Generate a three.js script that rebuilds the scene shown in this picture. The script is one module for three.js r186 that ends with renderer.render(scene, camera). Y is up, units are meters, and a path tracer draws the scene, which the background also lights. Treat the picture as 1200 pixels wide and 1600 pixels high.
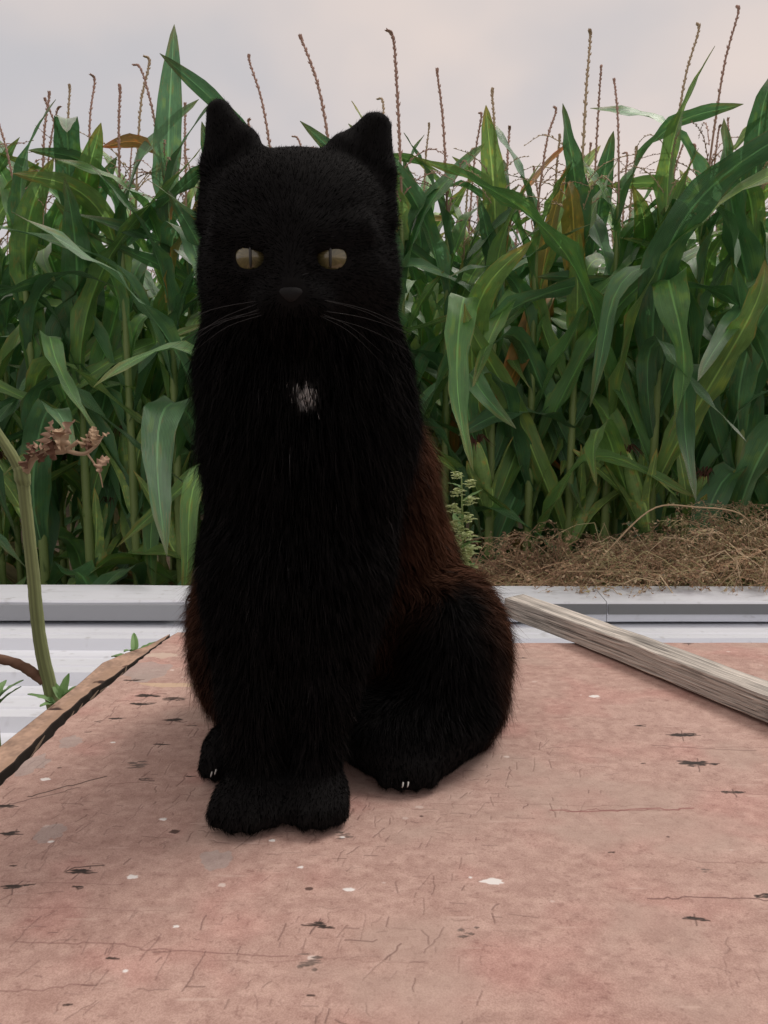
import * as THREE from 'three';
import { mergeGeometries } from 'three/addons/utils/BufferGeometryUtils.js';

// ---------------------------------------------------------------- camera, sky, sun, exposure
const scene = new THREE.Scene();
const camera = new THREE.PerspectiveCamera(65, 768 / 1024, 0.02, 4000);
camera.position.set(0, 1.55, 0);
camera.rotation.x = -9.05 * Math.PI / 180;

const renderer = new THREE.WebGLRenderer({ antialias: true });
renderer.toneMapping = THREE.LinearToneMapping;
renderer.toneMappingExposure = 1.2;
renderer.shadowMap.enabled = true;

function rng(seed) { let s = seed >>> 0; return () => { s = (s + 0x6D2B79F5) >>> 0; let t = s; t = Math.imul(t ^ (t >>> 15), t | 1); t ^= t + Math.imul(t ^ (t >>> 7), t | 61); return ((t ^ (t >>> 14)) >>> 0) / 4294967296; }; }
const hash3 = (x, y, z) => { let h = Math.imul(x, 374761393) ^ Math.imul(y, 668265263) ^ Math.imul(z, 2147483647 ^ 0x51ed27); h = Math.imul(h ^ (h >>> 13), 1274126177); return ((h ^ (h >>> 16)) >>> 0) / 4294967296; };
function noise(x, y, z = 0) {
  const xi = Math.floor(x), yi = Math.floor(y), zi = Math.floor(z); let u = x - xi, v = y - yi, w = z - zi;
  u = u * u * (3 - 2 * u); v = v * v * (3 - 2 * v); w = w * w * (3 - 2 * w);
  const L = (a, b, t) => a + (b - a) * t;
  return L(L(L(hash3(xi, yi, zi), hash3(xi + 1, yi, zi), u), L(hash3(xi, yi + 1, zi), hash3(xi + 1, yi + 1, zi), u), v),
    L(L(hash3(xi, yi, zi + 1), hash3(xi + 1, yi, zi + 1), u), L(hash3(xi, yi + 1, zi + 1), hash3(xi + 1, yi + 1, zi + 1), u), v), w);
}
const fbm = (x, y, z = 0, o = 4) => { let s = 0, a = 0.5, n = 0; for (let i = 0; i < o; i++) { s += a * noise(x, y, z + i * 7.3); n += a; a *= 0.5; x *= 2.03; y *= 2.03; z *= 2.03; } return s / n; };
const mix = (a, b, t) => a + (b - a) * t, clamp = (x, a = 0, b = 1) => Math.min(b, Math.max(a, x));
const sstep = (a, b, x) => { const t = clamp((x - a) / (b - a)); return t * t * (3 - 2 * t); };

{ // overcast evening sky, lilac grey with warm streaks, the same all round
  const W = 1024, H = 512, data = new Float32Array(W * H * 4);
  for (let j = 0; j < H; j++) {
    const el = (j + 0.5) / H * Math.PI - Math.PI / 2;           // row 0 is the bottom
    for (let i = 0; i < W; i++) {
      const az = (i + 0.5) / W * Math.PI * 2;
      const dx = Math.cos(el) * Math.cos(az), dz = Math.cos(el) * Math.sin(az), dy = Math.sin(el);
      const k = 1 / (Math.max(dy, 0) + 0.35);                    // a cloud sheet overhead
      const a = fbm(dx * k * 1.3 + 5, dz * k * 1.3 + 2, 3.1, 4), b = fbm(dx * k * 3 + 11, dz * k * 3 + 7, 9.4, 5);
      const t = sstep(0.34, 0.62, a * 0.6 + b * 0.4);
      let r = mix(0.44, 0.64, t), g = mix(0.44, 0.555, t), bl = mix(0.465, 0.515, t);
      const h = Math.exp(-Math.max(dy, 0) / 0.16);               // paler air low down
      r = mix(r, 0.69, h * 0.75); g = mix(g, 0.60, h * 0.75); bl = mix(bl, 0.59, h * 0.75);
      if (dy < 0) { r *= 0.35; g *= 0.34; bl *= 0.33; }
      data.set([r, g, bl, 1], (j * W + i) * 4);
    }
  }
  const sky = new THREE.DataTexture(data, W, H, THREE.RGBAFormat, THREE.FloatType);
  sky.mapping = THREE.EquirectangularReflectionMapping; sky.magFilter = THREE.LinearFilter; sky.minFilter = THREE.LinearFilter; sky.needsUpdate = true;
  scene.background = sky; scene.environment = sky;
}
const sun = new THREE.DirectionalLight(new THREE.Color(1, 0.93, 0.86), 1.5);
sun.position.set(3.5, 7.5, -3.2); sun.target.position.set(0, 1.2, -1.2);
sun.castShadow = true; sun.shadow.radius = 45; sun.shadow.mapSize.set(2048, 2048);
Object.assign(sun.shadow.camera, { left: -8, right: 8, top: 8, bottom: -8, near: 0.1, far: 30 });
scene.add(sun, sun.target);

// ---------------------------------------------------------------- helpers
const taken = new Map();
function numbered(n) { const k = taken.get(n) ?? 0; taken.set(n, k + 1); return k ? n + '_' + String(k).padStart(3, '0') : n; }
function shade(o) { o.traverse((c) => { if (c.isMesh) { c.castShadow = true; c.receiveShadow = true; } }); return o; }
function tag(o, label, category, group, kind) { if (label) o.userData.label = label; if (category) o.userData.category = category; if (group) o.userData.group = group; if (kind) o.userData.kind = kind; return o; }
function thing(name, label, category, [x, y, z] = [0, 0, 0], group) { const g = new THREE.Group(); g.name = numbered(name); g.position.set(x, y, z); scene.add(g); return tag(g, label, category, group); }
function part(name, geo, mat, parent) { const m = new THREE.Mesh(geo, mat); m.name = name; m.castShadow = m.receiveShadow = true; parent.add(m); return m; }
const V = (x, y, z) => new THREE.Vector3(x, y, z);
const lin = (r, g, b) => new THREE.Color().setRGB(r, g, b);
function mat(r, g, b, rough = 0.85, extra = {}) { return new THREE.MeshPhysicalMaterial({ color: lin(r, g, b), roughness: rough, side: THREE.DoubleSide, ...extra }); }
function geoOf(pos, idx, uv, col) {
  const g = new THREE.BufferGeometry(); g.setAttribute('position', new THREE.Float32BufferAttribute(pos, 3));
  if (uv) g.setAttribute('uv', new THREE.Float32BufferAttribute(uv, 2));
  if (col) g.setAttribute('color', new THREE.Float32BufferAttribute(col, 3));
  g.setIndex(idx); g.computeVertexNormals(); return g;
}
// tube along points with a radius for each; sides n; optional roughness of the outline
function tube(pts, radii, n = 8, seg = 0, wob = 0, seed = 1) {
  const R = rng(seed);
  let P = pts, r = radii;
  if (seg) { const c = new THREE.CatmullRomCurve3(pts); P = []; r = []; for (let i = 0; i <= seg; i++) { const t = i / seg; P.push(c.getPoint(t)); const f = t * (radii.length - 1), k = Math.min(radii.length - 2, Math.floor(f)); r.push(mix(radii[k], radii[k + 1], f - k)); } }
  const pos = [], idx = [], uv = []; let u = V(1, 0, 0), len = 0;
  for (let i = 0; i < P.length; i++) {
    const t = P[Math.min(i + 1, P.length - 1)].clone().sub(P[Math.max(i - 1, 0)]).normalize();
    if (i) len += P[i].distanceTo(P[i - 1]);
    if (Math.abs(u.dot(t)) > 0.95) u = Math.abs(t.y) < 0.9 ? V(0, 1, 0) : V(0, 0, 1);
    u = u.clone().addScaledVector(t, -u.dot(t)).normalize(); const w = t.clone().cross(u);
    for (let k = 0; k <= n; k++) {
      const a = (k % n) / n * Math.PI * 2, q = r[i] * (1 + wob * (hash3(i, k % n, seed) - 0.5));
      pos.push(P[i].x + q * (u.x * Math.cos(a) + w.x * Math.sin(a)), P[i].y + q * (u.y * Math.cos(a) + w.y * Math.sin(a)), P[i].z + q * (u.z * Math.cos(a) + w.z * Math.sin(a)));
      uv.push(k / n, len);
    }
  }
  for (let i = 0; i + 1 < P.length; i++) for (let k = 0; k < n; k++) { const a = i * (n + 1) + k, b = a + n + 1; idx.push(a, b, a + 1, a + 1, b, b + 1); }
  return geoOf(pos, idx, uv);
}
function dataTex(W, H, fn, srgb = true, repeat = true) {
  const d = new Uint8Array(W * H * 4);
  for (let j = 0; j < H; j++) for (let i = 0; i < W; i++) { const c = fn(i / W, j / H); const o = (j * W + i) * 4; d[o] = clamp(c[0], 0, 1) * 255; d[o + 1] = clamp(c[1], 0, 1) * 255; d[o + 2] = clamp(c[2], 0, 1) * 255; d[o + 3] = 255; }
  const t = new THREE.DataTexture(d, W, H); t.magFilter = THREE.LinearFilter; t.minFilter = THREE.LinearMipmapLinearFilter; t.generateMipmaps = true;
  if (srgb) t.colorSpace = THREE.SRGBColorSpace; if (repeat) t.wrapS = t.wrapT = THREE.RepeatWrapping; t.needsUpdate = true; return t;
}

// ---------------------------------------------------------------- ground
{
  const tex = dataTex(256, 256, (u, v) => { const n = fbm(u * 24, v * 24, 1, 4), m = fbm(u * 90, v * 90, 2, 2); const k = 0.55 + 0.5 * n + 0.3 * (m - 0.5); return [0.36 * k, 0.29 * k, 0.22 * k]; });
  tex.repeat.set(1, 1);
  const g = new THREE.PlaneGeometry(2400, 2400, 1, 1); g.rotateX(-Math.PI / 2);
  const uv = g.attributes.uv; for (let i = 0; i < uv.count; i++) uv.setXY(i, uv.getX(i) * 1200, uv.getY(i) * 1200);
  const m = part('ground', g, new THREE.MeshStandardMaterial({ map: tex, roughness: 1 }), scene);
  tag(m, 'brown field soil under the corn rows', 'ground', null, 'structure');
}

// ---------------------------------------------------------------- low shed with white profiled metal roof
{
  const t = thing('low_shed', 'low shed with white ribbed metal roof sheet behind the pink board', 'shed', [0, 0, 0]);
  const grime = dataTex(512, 256, (u, v) => { const n = fbm(u * 6, v * 30, 4, 5), s = fbm(u * 60, v * 60, 8, 3); const d = sstep(0.5, 0.9, n) * 0.06 + sstep(0.66, 0.85, s) * 0.10; return [0.92 - d, 0.92 - d * 1.05, 0.925 - d * 1.15]; });
  const white = new THREE.MeshPhysicalMaterial({ color: lin(0.88, 0.91, 0.97), map: grime, roughness: 0.42, side: THREE.DoubleSide });
  // profiled sheet: crests run along x
  const prof = []; // z, y
  for (let k = -1; k < 5; k++) {
    const z = -1.039 - k * 0.185; if (k === 3) continue;
    prof.push([z, 1.046], [z - 0.028, 1.046], [z - 0.032, 1.049], [z - 0.036, 1.046], [z - 0.072, 1.046], [z - 0.084, 1.066], [z - 0.110, 1.066], [z - 0.113, 1.0635], [z - 0.118, 1.0635], [z - 0.121, 1.066], [z - 0.148, 1.066], [z - 0.160, 1.046]);
  }
  const P = prof.filter((p) => p[0] < -1.03 && p[0] > -1.74); P.unshift([-1.03, 1.046]); P.push([-1.74, 1.046]);
  const pos = [], idx = [], uv = []; const NX = 60;
  for (const [z, y] of P) for (let i = 0; i <= NX; i++) { const x = -1.7 + 3.4 * i / NX; pos.push(x, y + 0.004 * (fbm(x * 2.2, z * 2.5, 5, 2) - 0.5), z + 0.006 * (fbm(x * 1.2, z * 3, 2, 2) - 0.5)); uv.push(x * 0.9, z * 1.4); }
  for (let j = 0; j + 1 < P.length; j++) for (let i = 0; i < NX; i++) { const a = j * (NX + 1) + i, b = a + NX + 1; idx.push(a, a + 1, b, b, a + 1, b + 1); }
  part('roof_sheet', geoOf(pos, idx, uv).toNonIndexed(), white, t).geometry.computeVertexNormals();
  // capping along the far edge, in lengths
  const lengths = [[-1.7, -0.42, 0, 0.004, 0], [-0.418, 0.4712, -0.004, 0.003, 1], [0.472, 1.7, -0.0035, 0.004, 1]];
  const frontGreys = [mat(0.34, 0.35, 0.37, 0.5), mat(0.17, 0.175, 0.18, 0.5)];  // front strips of the capping, darker grey from the middle rightwards
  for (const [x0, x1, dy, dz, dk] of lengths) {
    const rail = part('capping_front', new THREE.BoxGeometry(x1 - x0 - 0.003, dk ? 0.022 : 0.034, 0.004), frontGreys[dk], t); rail.position.set((x0 + x1) / 2, 1.0735 + dy * 0.5 + dk * 0.009, -1.6462 + dz);
    const N = 24, sec = [[-1.655, 1.054], [-1.650, 1.057], [-1.652, 1.094], [-1.656, 1.098], [-1.765, 1.103], [-1.770, 1.100], [-1.770, 1.02]];
    const p = [], id = [], u2 = [];
    for (const [z, y] of sec) for (let i = 0; i <= N; i++) { const x = mix(x0, x1, i / N); p.push(x, y + dy + 0.006 * (fbm(x * 3.1, z * 5, 9, 2) - 0.5), z + dz + 0.004 * (fbm(x * 2.3, y * 9, 12, 2) - 0.5)); u2.push(x * 0.9, (z + y) * 2); }
    for (let j = 0; j + 1 < sec.length; j++) for (let i = 0; i < N; i++) { const a = j * (N + 1) + i, b = a + N + 1; id.push(a, a + 1, b, b, a + 1, b + 1); }
    const c = part('edge_capping', geoOf(p, id, u2).toNonIndexed(), white, t); c.geometry.computeVertexNormals();
  }
  const wall = mat(0.45, 0.45, 0.44, 0.8);
  for (const [w, h, d, x, y, z] of [[3.3, 1.0, 0.04, 0, 0.5, -1.06], [3.3, 1.0, 0.04, 0, 0.5, -1.72], [0.04, 1.0, 0.62, -1.63, 0.5, -1.39], [0.04, 1.0, 0.62, 1.63, 0.5, -1.39]]) {
    const m = part('wall', new THREE.BoxGeometry(w, h, d), wall, t); m.position.set(x, y, z);
  }
  const f = part('roof_frame', new THREE.BoxGeometry(3.3, 0.035, 0.60), mat(0.3, 0.24, 0.17, 0.9), t); f.position.set(0, 1.018, -1.39);
}

// ---------------------------------------------------------------- pink board on its stand
const TOP = 1.27;
const TX0 = -0.36, TXW = 1.02, TZ0 = -0.93, TZW = 0.78;       // the area that the paint texture covers
{
  const W = 2048, H = 1566, S = W / TXW;
  const cv = document.createElement('canvas'); cv.width = W; cv.height = H; const c = cv.getContext('2d');
  const bv = document.createElement('canvas'); bv.width = W; bv.height = H; const b = bv.getContext('2d');
  const img = c.createImageData(W, H), bim = b.createImageData(W, H);
  for (let j = 0; j < H; j++) for (let i = 0; i < W; i++) {
    const x = i / S, z = j / S, o = (j * W + i) * 4;
    const big = fbm(x * 7 + 3, z * 7, 1, 3) - 0.5, str = fbm(x * 14, z * 75, 3, 3) - 0.5, fine = fbm(x * 160, z * 220, 5, 2) - 0.5, pk = fbm(x * 22 + 9, z * 26, 7, 3), gr = fbm(x * 16 + 31, z * 22 + 4, 11, 3);
    const mid = fbm(x * 60, z * 80, 17, 3) - 0.5, sp2 = hash3(i, j, 5) - 0.5; const pit = sstep(0.70, 0.80, fbm(x * 420, z * 560, 23, 2)) * 0.45; let r = 180 + big * 10 + str * 12 + fine * 30 + mid * 8 + sp2 * 26 - pit * 34, g = 147 + big * 13 + str * 13 + fine * 32 + mid * 9 + sp2 * 26 - pit * 34, bl = 135 + big * 13 + str * 13 + fine * 30 + mid * 9 + sp2 * 26 - pit * 32;
    const p = sstep(0.52, 0.75, pk); r += 2 * p; g -= 5 * p; bl -= 4 * p;                     // redder paint
    const q = sstep(0.58, 0.78, gr); r = mix(r, 176, q * 0.4); g = mix(g, 154, q * 0.4); bl = mix(bl, 141, q * 0.4); // rubbed greyish
    img.data[o] = r; img.data[o + 1] = g; img.data[o + 2] = bl; img.data[o + 3] = 255;
    const h = 150 + fine * 60 + str * 50; bim.data[o] = bim.data[o + 1] = bim.data[o + 2] = h; bim.data[o + 3] = 255;
  }
  c.putImageData(img, 0, 0); b.putImageData(bim, 0, 0);
  const R = rng(77), X = (x) => (x - TX0) * S, Z = (z) => (z - TZ0) * S;
  function blotch(ctx, x, z, w, h, style, jag = 0.5, n = 26) { // ragged patch, longer along the grain
    ctx.fillStyle = style; ctx.beginPath();
    const ph = R() * 90;
    for (let k = 0; k < n; k++) { const a = k / n * Math.PI * 2, q = 1 - jag + 1.5 * jag * (0.6 * noise(Math.cos(a) * 1.6 + ph, Math.sin(a) * 1.6 + ph) + 0.4 * noise(Math.cos(a) * 5 + ph, Math.sin(a) * 5 + ph)); const px = X(x) + Math.cos(a) * w / 2 * S * q, py = Z(z) + Math.sin(a) * h / 2 * S * q; k ? ctx.lineTo(px, py) : ctx.moveTo(px, py); }
    ctx.closePath(); ctx.fill();
  }
  function chip(x, z, w, depth, tone) { // slivers torn out along the grain
    const n = 4 + Math.round(w * 260);
    for (let k = 0; k < n; k++) {
      const f = (k + 0.5) / n - 0.5, ww = w * (0.25 + R() * 0.6) * (1 - Math.abs(f)), xx = x + (R() - 0.5) * (w - ww) * 1.1, zz = z + f * w * depth + (R() - 0.5) * w * 0.08, hh = w * (0.022 + 0.05 * R());
      for (const [ctx, st] of [[c, tone], [b, 'rgba(12,12,12,0.85)']]) { ctx.fillStyle = st; ctx.beginPath(); const m = 7; for (let i = 0; i <= m; i++) ctx[i ? 'lineTo' : 'moveTo'](X(xx - ww / 2 + ww * i / m), Z(zz - hh * Math.sin(Math.PI * i / m) * (0.4 + R()))); for (let i = m; i >= 0; i--) ctx.lineTo(X(xx - ww / 2 + ww * i / m), Z(zz + hh * Math.sin(Math.PI * i / m) * (0.4 + R()))); ctx.closePath(); ctx.fill(); }
    }
  }
  function crack(x, z, ang, len, wd, style, bst) {
    let px = X(x), py = Z(z), a = ang; c.strokeStyle = style; b.strokeStyle = bst; c.lineWidth = wd; b.lineWidth = wd + 0.6; c.beginPath(); b.beginPath(); c.moveTo(px, py); b.moveTo(px, py);
    const n = Math.max(3, Math.round(len / 0.003));
    for (let k = 0; k < n; k++) { a = ang + (R() < 0.25 ? (R() - 0.5) * 1.6 : (R() - 0.5) * 0.25); px += Math.cos(a) * len / n * S; py += Math.sin(a) * len / n * S; c.lineTo(px, py); b.lineTo(px, py); }
    c.stroke(); b.stroke();
  }
  // hairline checking of the paint, mostly front to back with some along the board
  for (let k = 0; k < 4400; k++) {
    const x = TX0 + R() * TXW, z = TZ0 + R() * TZW; if (fbm(x * 9, z * 9, 40, 2) < 0.42 + (x > 0.05 ? 0.06 : -0.06)) continue;
    const along = R() < 0.28, ang = along ? (R() - 0.5) * 0.3 : Math.PI / 2 + (R() < 0.6 ? 0.1 : 0.5) + (R() - 0.5) * 0.35;
    crack(x, z, ang, 0.004 + R() * R() * 0.022, 0.6 + R() * 0.9, `rgba(84,60,54,${0.12 + R() * 0.4})`, 'rgba(50,50,50,0.55)');
  }
  for (let k = 0; k < 60; k++) crack(TX0 + R() * TXW, TZ0 + R() * TZW, (R() - 0.5) * 0.12, 0.04 + R() * 0.12, 0.8 + R() * 0.6, `rgba(95,60,54,${0.2 + R() * 0.25})`, 'rgba(60,60,60,0.5)');
  for (let k = 0; k < 240; k++) { const x = TX0 + R() * TXW, z = TZ0 + R() * TZW; blotch(c, x, z, 0.004 + R() * 0.02, 0.0006 + R() * 0.002, `rgba(206,178,166,${0.25 + R() * 0.3})`); }
  for (let k = 0; k < 90; k++) { const x = TX0 + R() * TXW, z = TZ0 + R() * TZW, w = 0.002 + R() * 0.004; blotch(c, x, z, w, w * 0.7, `rgba(222,208,200,${0.35 + R() * 0.5})`); }
  for (let k = 0; k < 60; k++) { const x = TX0 + R() * TXW, z = TZ0 + R() * TZW, w = 0.002 + R() * 0.005; blotch(c, x, z, w, w * 0.7, `rgba(60,40,34,${0.4 + R() * 0.4})`); }
  // grey worn patches
  for (const [x, z, w] of [[-0.262, -0.56, 0.03], [-0.235, -0.76, 0.05], [-0.25, -0.60, 0.02], [-0.21, -0.47, 0.02], [-0.1, -0.44, 0.02]]) blotch(c, x, z, w, w * 1.2, 'rgba(162,156,154,0.45)', 0.7);
  blotch(c, -0.205, -0.722, 0.06, 0.014, 'rgba(212,186,152,0.6)', 0.8); blotch(c, -0.232, -0.806, 0.035, 0.022, 'rgba(206,190,172,0.6)', 0.8);
  // chips down to dark wood, where the photograph shows them [x, z, width]
  const dark = [[-0.2136, -0.6958, 0.0262], [-0.1884, -0.6883, 0.023], [-0.2143, -0.6765, 0.0227], [-0.2266, -0.6448, 0.0136], [-0.1766, -0.6422, 0.0216], [-0.24, -0.6383, 0.0064], [-0.2413, -0.6182, 0.0052], [-0.1593, -0.6306, 0.0074], [-0.1752, -0.5958, 0.0126], [-0.17, -0.5398, 0.0115], [-0.1397, -0.5436, 0.0069], [-0.2406, -0.7341, 0.0184], [-0.2543, -0.5017, 0.015], [-0.2354, -0.469, 0.0162], [-0.2077, -0.4147, 0.0173], [-0.1749, -0.4286, 0.0205], [-0.1723, -0.4147, 0.0072], [-0.1343, -0.3574, 0.0063], [-0.0352, -0.3821, 0.0168], [0.1647, -0.3872, 0.0129], [0.2109, -0.4061, 0.012], [0.2422, -0.5206, 0.0156], [0.2343, -0.5634, 0.0287], [0.2406, -0.6134, 0.0259], [0.1936, -0.5634, 0.0033], [0.1375, -0.448, 0.0039], [0.2124, -0.6306, 0.0096], [0.3317, -0.8435, 0.0126], [0.1424, -0.7978, 0.0099], [-0.2184, -0.4343, 0.0038], [-0.0341, -0.333, 0.0036], [-0.1447, -0.3271, 0.0041]];
  for (const [x, z, w] of dark) {
    chip(x, z, w, 0.10 + R() * 0.16, 'rgba(40,29,25,0.85)');
    crack(x - w / 2, z, (R() - 0.5) * 0.3, w * 1.1, 1.6, 'rgba(50,34,28,0.8)', 'rgba(20,20,20,0.8)');
    if (w > 0.012) crack(x + w * 0.1, z - w * 0.3, 1.9, w * 0.8, 1.1, 'rgba(60,42,36,0.6)', 'rgba(30,30,30,0.7)');
  }
  for (const [x, z, w] of [[-0.182, -0.5614, 0.02], [-0.0345, -0.3547, 0.018], [0.043, -0.3761, 0.013], [0.1865, -0.4298, 0.0093], [-0.024, -0.467, 0.014]]) chip(x, z, w, 0.6, 'rgba(96,82,74,0.7)');
  crack(-0.245, -0.515, -0.6, 0.055, 2.2, 'rgba(50,36,30,0.75)', 'rgba(20,20,20,0.8)'); crack(-0.255, -0.503, -0.5, 0.05, 1.4, 'rgba(60,44,38,0.6)', 'rgba(20,20,20,0.8)');
  crack(0.11, -0.497, 0.0, 0.10, 2.6, 'rgba(128,70,66,0.55)', 'rgba(90,90,90,0.5)'); crack(0.12, -0.4985, 0.02, 0.08, 1.3, 'rgba(110,60,56,0.6)', 'rgba(90,90,90,0.5)');
  crack(0.145, -0.404, 0.0, 0.075, 1.4, 'rgba(80,50,46,0.7)', 'rgba(40,40,40,0.7)'); crack(0.21, -0.594, 0.05, 0.08, 1.2, 'rgba(80,56,50,0.6)', 'rgba(40,40,40,0.7)'); crack(0.0, -0.43, 0.1, 0.06, 1.2, 'rgba(205,170,158,0.6)', 'rgba(150,150,150,0.4)');
  for (const [x, z, w] of [[0.062, -0.4195, 0.0164], [0.0496, -0.4231, 0.0029], [-0.2141, -0.5993, 0.0045], [-0.1438, -0.4857, 0.0058], [-0.1454, -0.4237, 0.0081], [-0.0197, -0.4118, 0.0072], [-0.1088, -0.3811, 0.004], [-0.2431, -0.5388, 0.0092], [-0.2607, -0.7177, 0.0084], [-0.0488, -0.433, 0.0045], [-0.0696, -0.4611, 0.0048], [-0.2062, -0.4597, 0.0048], [-0.1252, -0.3486, 0.0031], [0.1917, -0.6943, 0.0116], [-0.026, -0.4647, 0.004]]) { blotch(c, x, z, w, Math.min(w * 0.42, 0.006) + 0.001, 'rgba(236,232,228,0.95)', 0.6, 26); blotch(b, x, z, w, Math.min(w * 0.42, 0.006), 'rgba(235,235,235,0.8)', 0.5); }
  const tex = new THREE.CanvasTexture(cv); tex.colorSpace = THREE.SRGBColorSpace; tex.anisotropy = 8; const bump = new THREE.CanvasTexture(bv);
  const paint = new THREE.MeshPhysicalMaterial({ map: tex, bumpMap: bump, bumpScale: 0.0012, roughness: 0.72 });

  const t = thing('painted_board_table', 'weathered table with cracked pink painted board top, under the black cat', 'table', [0, 0, 0]);
  function slab(outline, y0, y1, bevel) { // outline in x, z
    const sh = new THREE.Shape(); outline.forEach(([x, z], i) => i ? sh.lineTo(x, -z) : sh.moveTo(x, -z)); sh.closePath();
    const g = new THREE.ExtrudeGeometry(sh, { depth: y1 - y0 - 2 * bevel, bevelEnabled: true, bevelThickness: bevel, bevelSize: bevel, bevelOffset: -bevel, bevelSegments: 2 });
    g.rotateX(-Math.PI / 2); g.translate(0, y0 + bevel, 0);
    const p = g.attributes.position, uv = g.attributes.uv; for (let i = 0; i < p.count; i++) uv.setXY(i, (p.getX(i) - TX0) / TXW, 1 - (p.getZ(i) - TZ0) / TZW);
    return g;
  }
  const darkSides = mat(0.035, 0.024, 0.018, 0.95);  // near-black brown for the cut sides of board and strip
  const rag = rng(5), left = [[-0.2790, -0.17], [-0.2765, -0.40], [-0.2722, -0.5323], [-0.2686, -0.588], [-0.2680, -0.6488], [-0.2606, -0.7145], [-0.2521, -0.785], [-0.247, -0.83], [-0.238, -0.884]];
  const edge = []; for (let i = 0; i + 1 < left.length; i++) for (let k = 0; k < 8; k++) { const f = k / 8; edge.push([mix(left[i][0], left[i + 1][0], f) + (rag() - 0.5) * 0.0022, mix(left[i][1], left[i + 1][1], f)]); }
  edge.push([-0.236, -0.886]);
  const far = []; for (let k = 1; k < 30; k++) far.push([mix(-0.236, 0.64, k / 30), mix(-0.886, -0.848, Math.min(1, k / 13)) + (rag() - 0.5) * 0.002]);
  part('board', slab([...edge, ...far, [0.64, -0.85], [0.64, -0.17]], TOP - 0.018, TOP, 0.0012), [paint, darkSides], t);
  // bare plywood strip along the left edge, split from the board
  const plyTex = (() => {
    const W2 = 256, H2 = 1024; return dataTex(W2, H2, (u, v) => { const n = fbm(u * 5, v * 40, 2, 4), m = fbm(u * 12 + 3, v * 9, 6, 3), f = fbm(u * 50, v * 200, 8, 2); let k = 0.95 + 0.4 * (n - 0.5) + 0.25 * (f - 0.5); let r = 0.69 * k, g = 0.57 * k, bl = 0.49 * k; const p = sstep(0.52, 0.62, m); r = mix(r, 0.66, p * 0.6); g = mix(g, 0.54, p * 0.6); bl = mix(bl, 0.45, p * 0.6); const d = sstep(0.70, 0.8, fbm(u * 9, v * 30 + 5, 15, 3)); return [mix(r, 0.2, d), mix(g, 0.12, d), mix(bl, 0.09, d)]; });
  })();
  const ply = new THREE.MeshPhysicalMaterial({ map: plyTex, roughness: 0.8, bumpMap: plyTex, bumpScale: 0.0015 });
  const outer = [[-0.3180, -0.17], [-0.3120, -0.40], [-0.3060, -0.54], [-0.3030, -0.588], [-0.2960, -0.6666], [-0.2905, -0.73], [-0.2881, -0.7881], [-0.274, -0.818], [-0.2577, -0.8413], [-0.2445, -0.884]];
  const inner = [[-0.2425, -0.879], [-0.2500, -0.83], [-0.2572, -0.785], [-0.2715, -0.7145], [-0.2775, -0.6488], [-0.2785, -0.588], [-0.2820, -0.5323], [-0.286, -0.40], [-0.289, -0.17]];
  const rg = []; for (let i = 0; i + 1 < inner.length; i++) for (let k = 0; k < 6; k++) rg.push([mix(inner[i][0], inner[i + 1][0], k / 6) + (rag() - 0.5) * 0.0022, mix(inner[i][1], inner[i + 1][1], k / 6)]); rg.push(inner[inner.length - 1]);
  const strip = part('edge_strip', slab([...rg, ...outer], TOP - 0.020, TOP - 0.0015, 0.0008), [ply, darkSides], t);
  strip.userData.label = 'bare brown plywood strip split from the pink board';
  { const p = strip.geometry.attributes.position, uv = strip.geometry.attributes.uv; for (let i = 0; i < p.count; i++) uv.setXY(i, p.getX(i) * 8, p.getZ(i) * 1.5); }
  // splinters in the gap
  const wood = mat(0.16, 0.11, 0.075, 0.9);
  const sp = rng(9); for (let k = 0; k < 9; k++) { const f = 0.1 + k * 0.1, z = mix(-0.54, -0.77, f) + (sp() - 0.5) * 0.02, x = mix(-0.2755, -0.2555, f); part('splinter', tube([V(x - 0.002, TOP - 0.016, z), V(x + (sp() - 0.5) * 0.004, TOP - 0.006 + sp() * 0.004, z - 0.012), V(x + (sp() - 0.5) * 0.006, TOP - 0.004 + sp() * 0.006, z - 0.03)], [0.0016, 0.0013, 0.0003], 5), wood, t); }
  // frame below
  const fr = [[0.05, 0.045, 0.66, -0.262, -0.52], [0.05, 0.045, 0.66, 0.58, -0.52]];
  for (const [w, h, d, x, z] of fr) { const m = part('rail', new THREE.BoxGeometry(w, h, d), wood, t); m.position.set(x, TOP - 0.022 - h / 2, z); }
  for (const z of [-0.21, -0.82]) { const m = part('rail', new THREE.BoxGeometry(0.79, 0.045, 0.04), wood, t); m.position.set(0.159, TOP - 0.0225 - 0.0225, z); }
  for (const x of [-0.255, 0.575]) for (const z of [-0.215, -0.815]) { const m = part('leg', new THREE.BoxGeometry(0.05, 1.199, 0.05), wood, t); m.position.set(x, 0.5995, z); }
}

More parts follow.
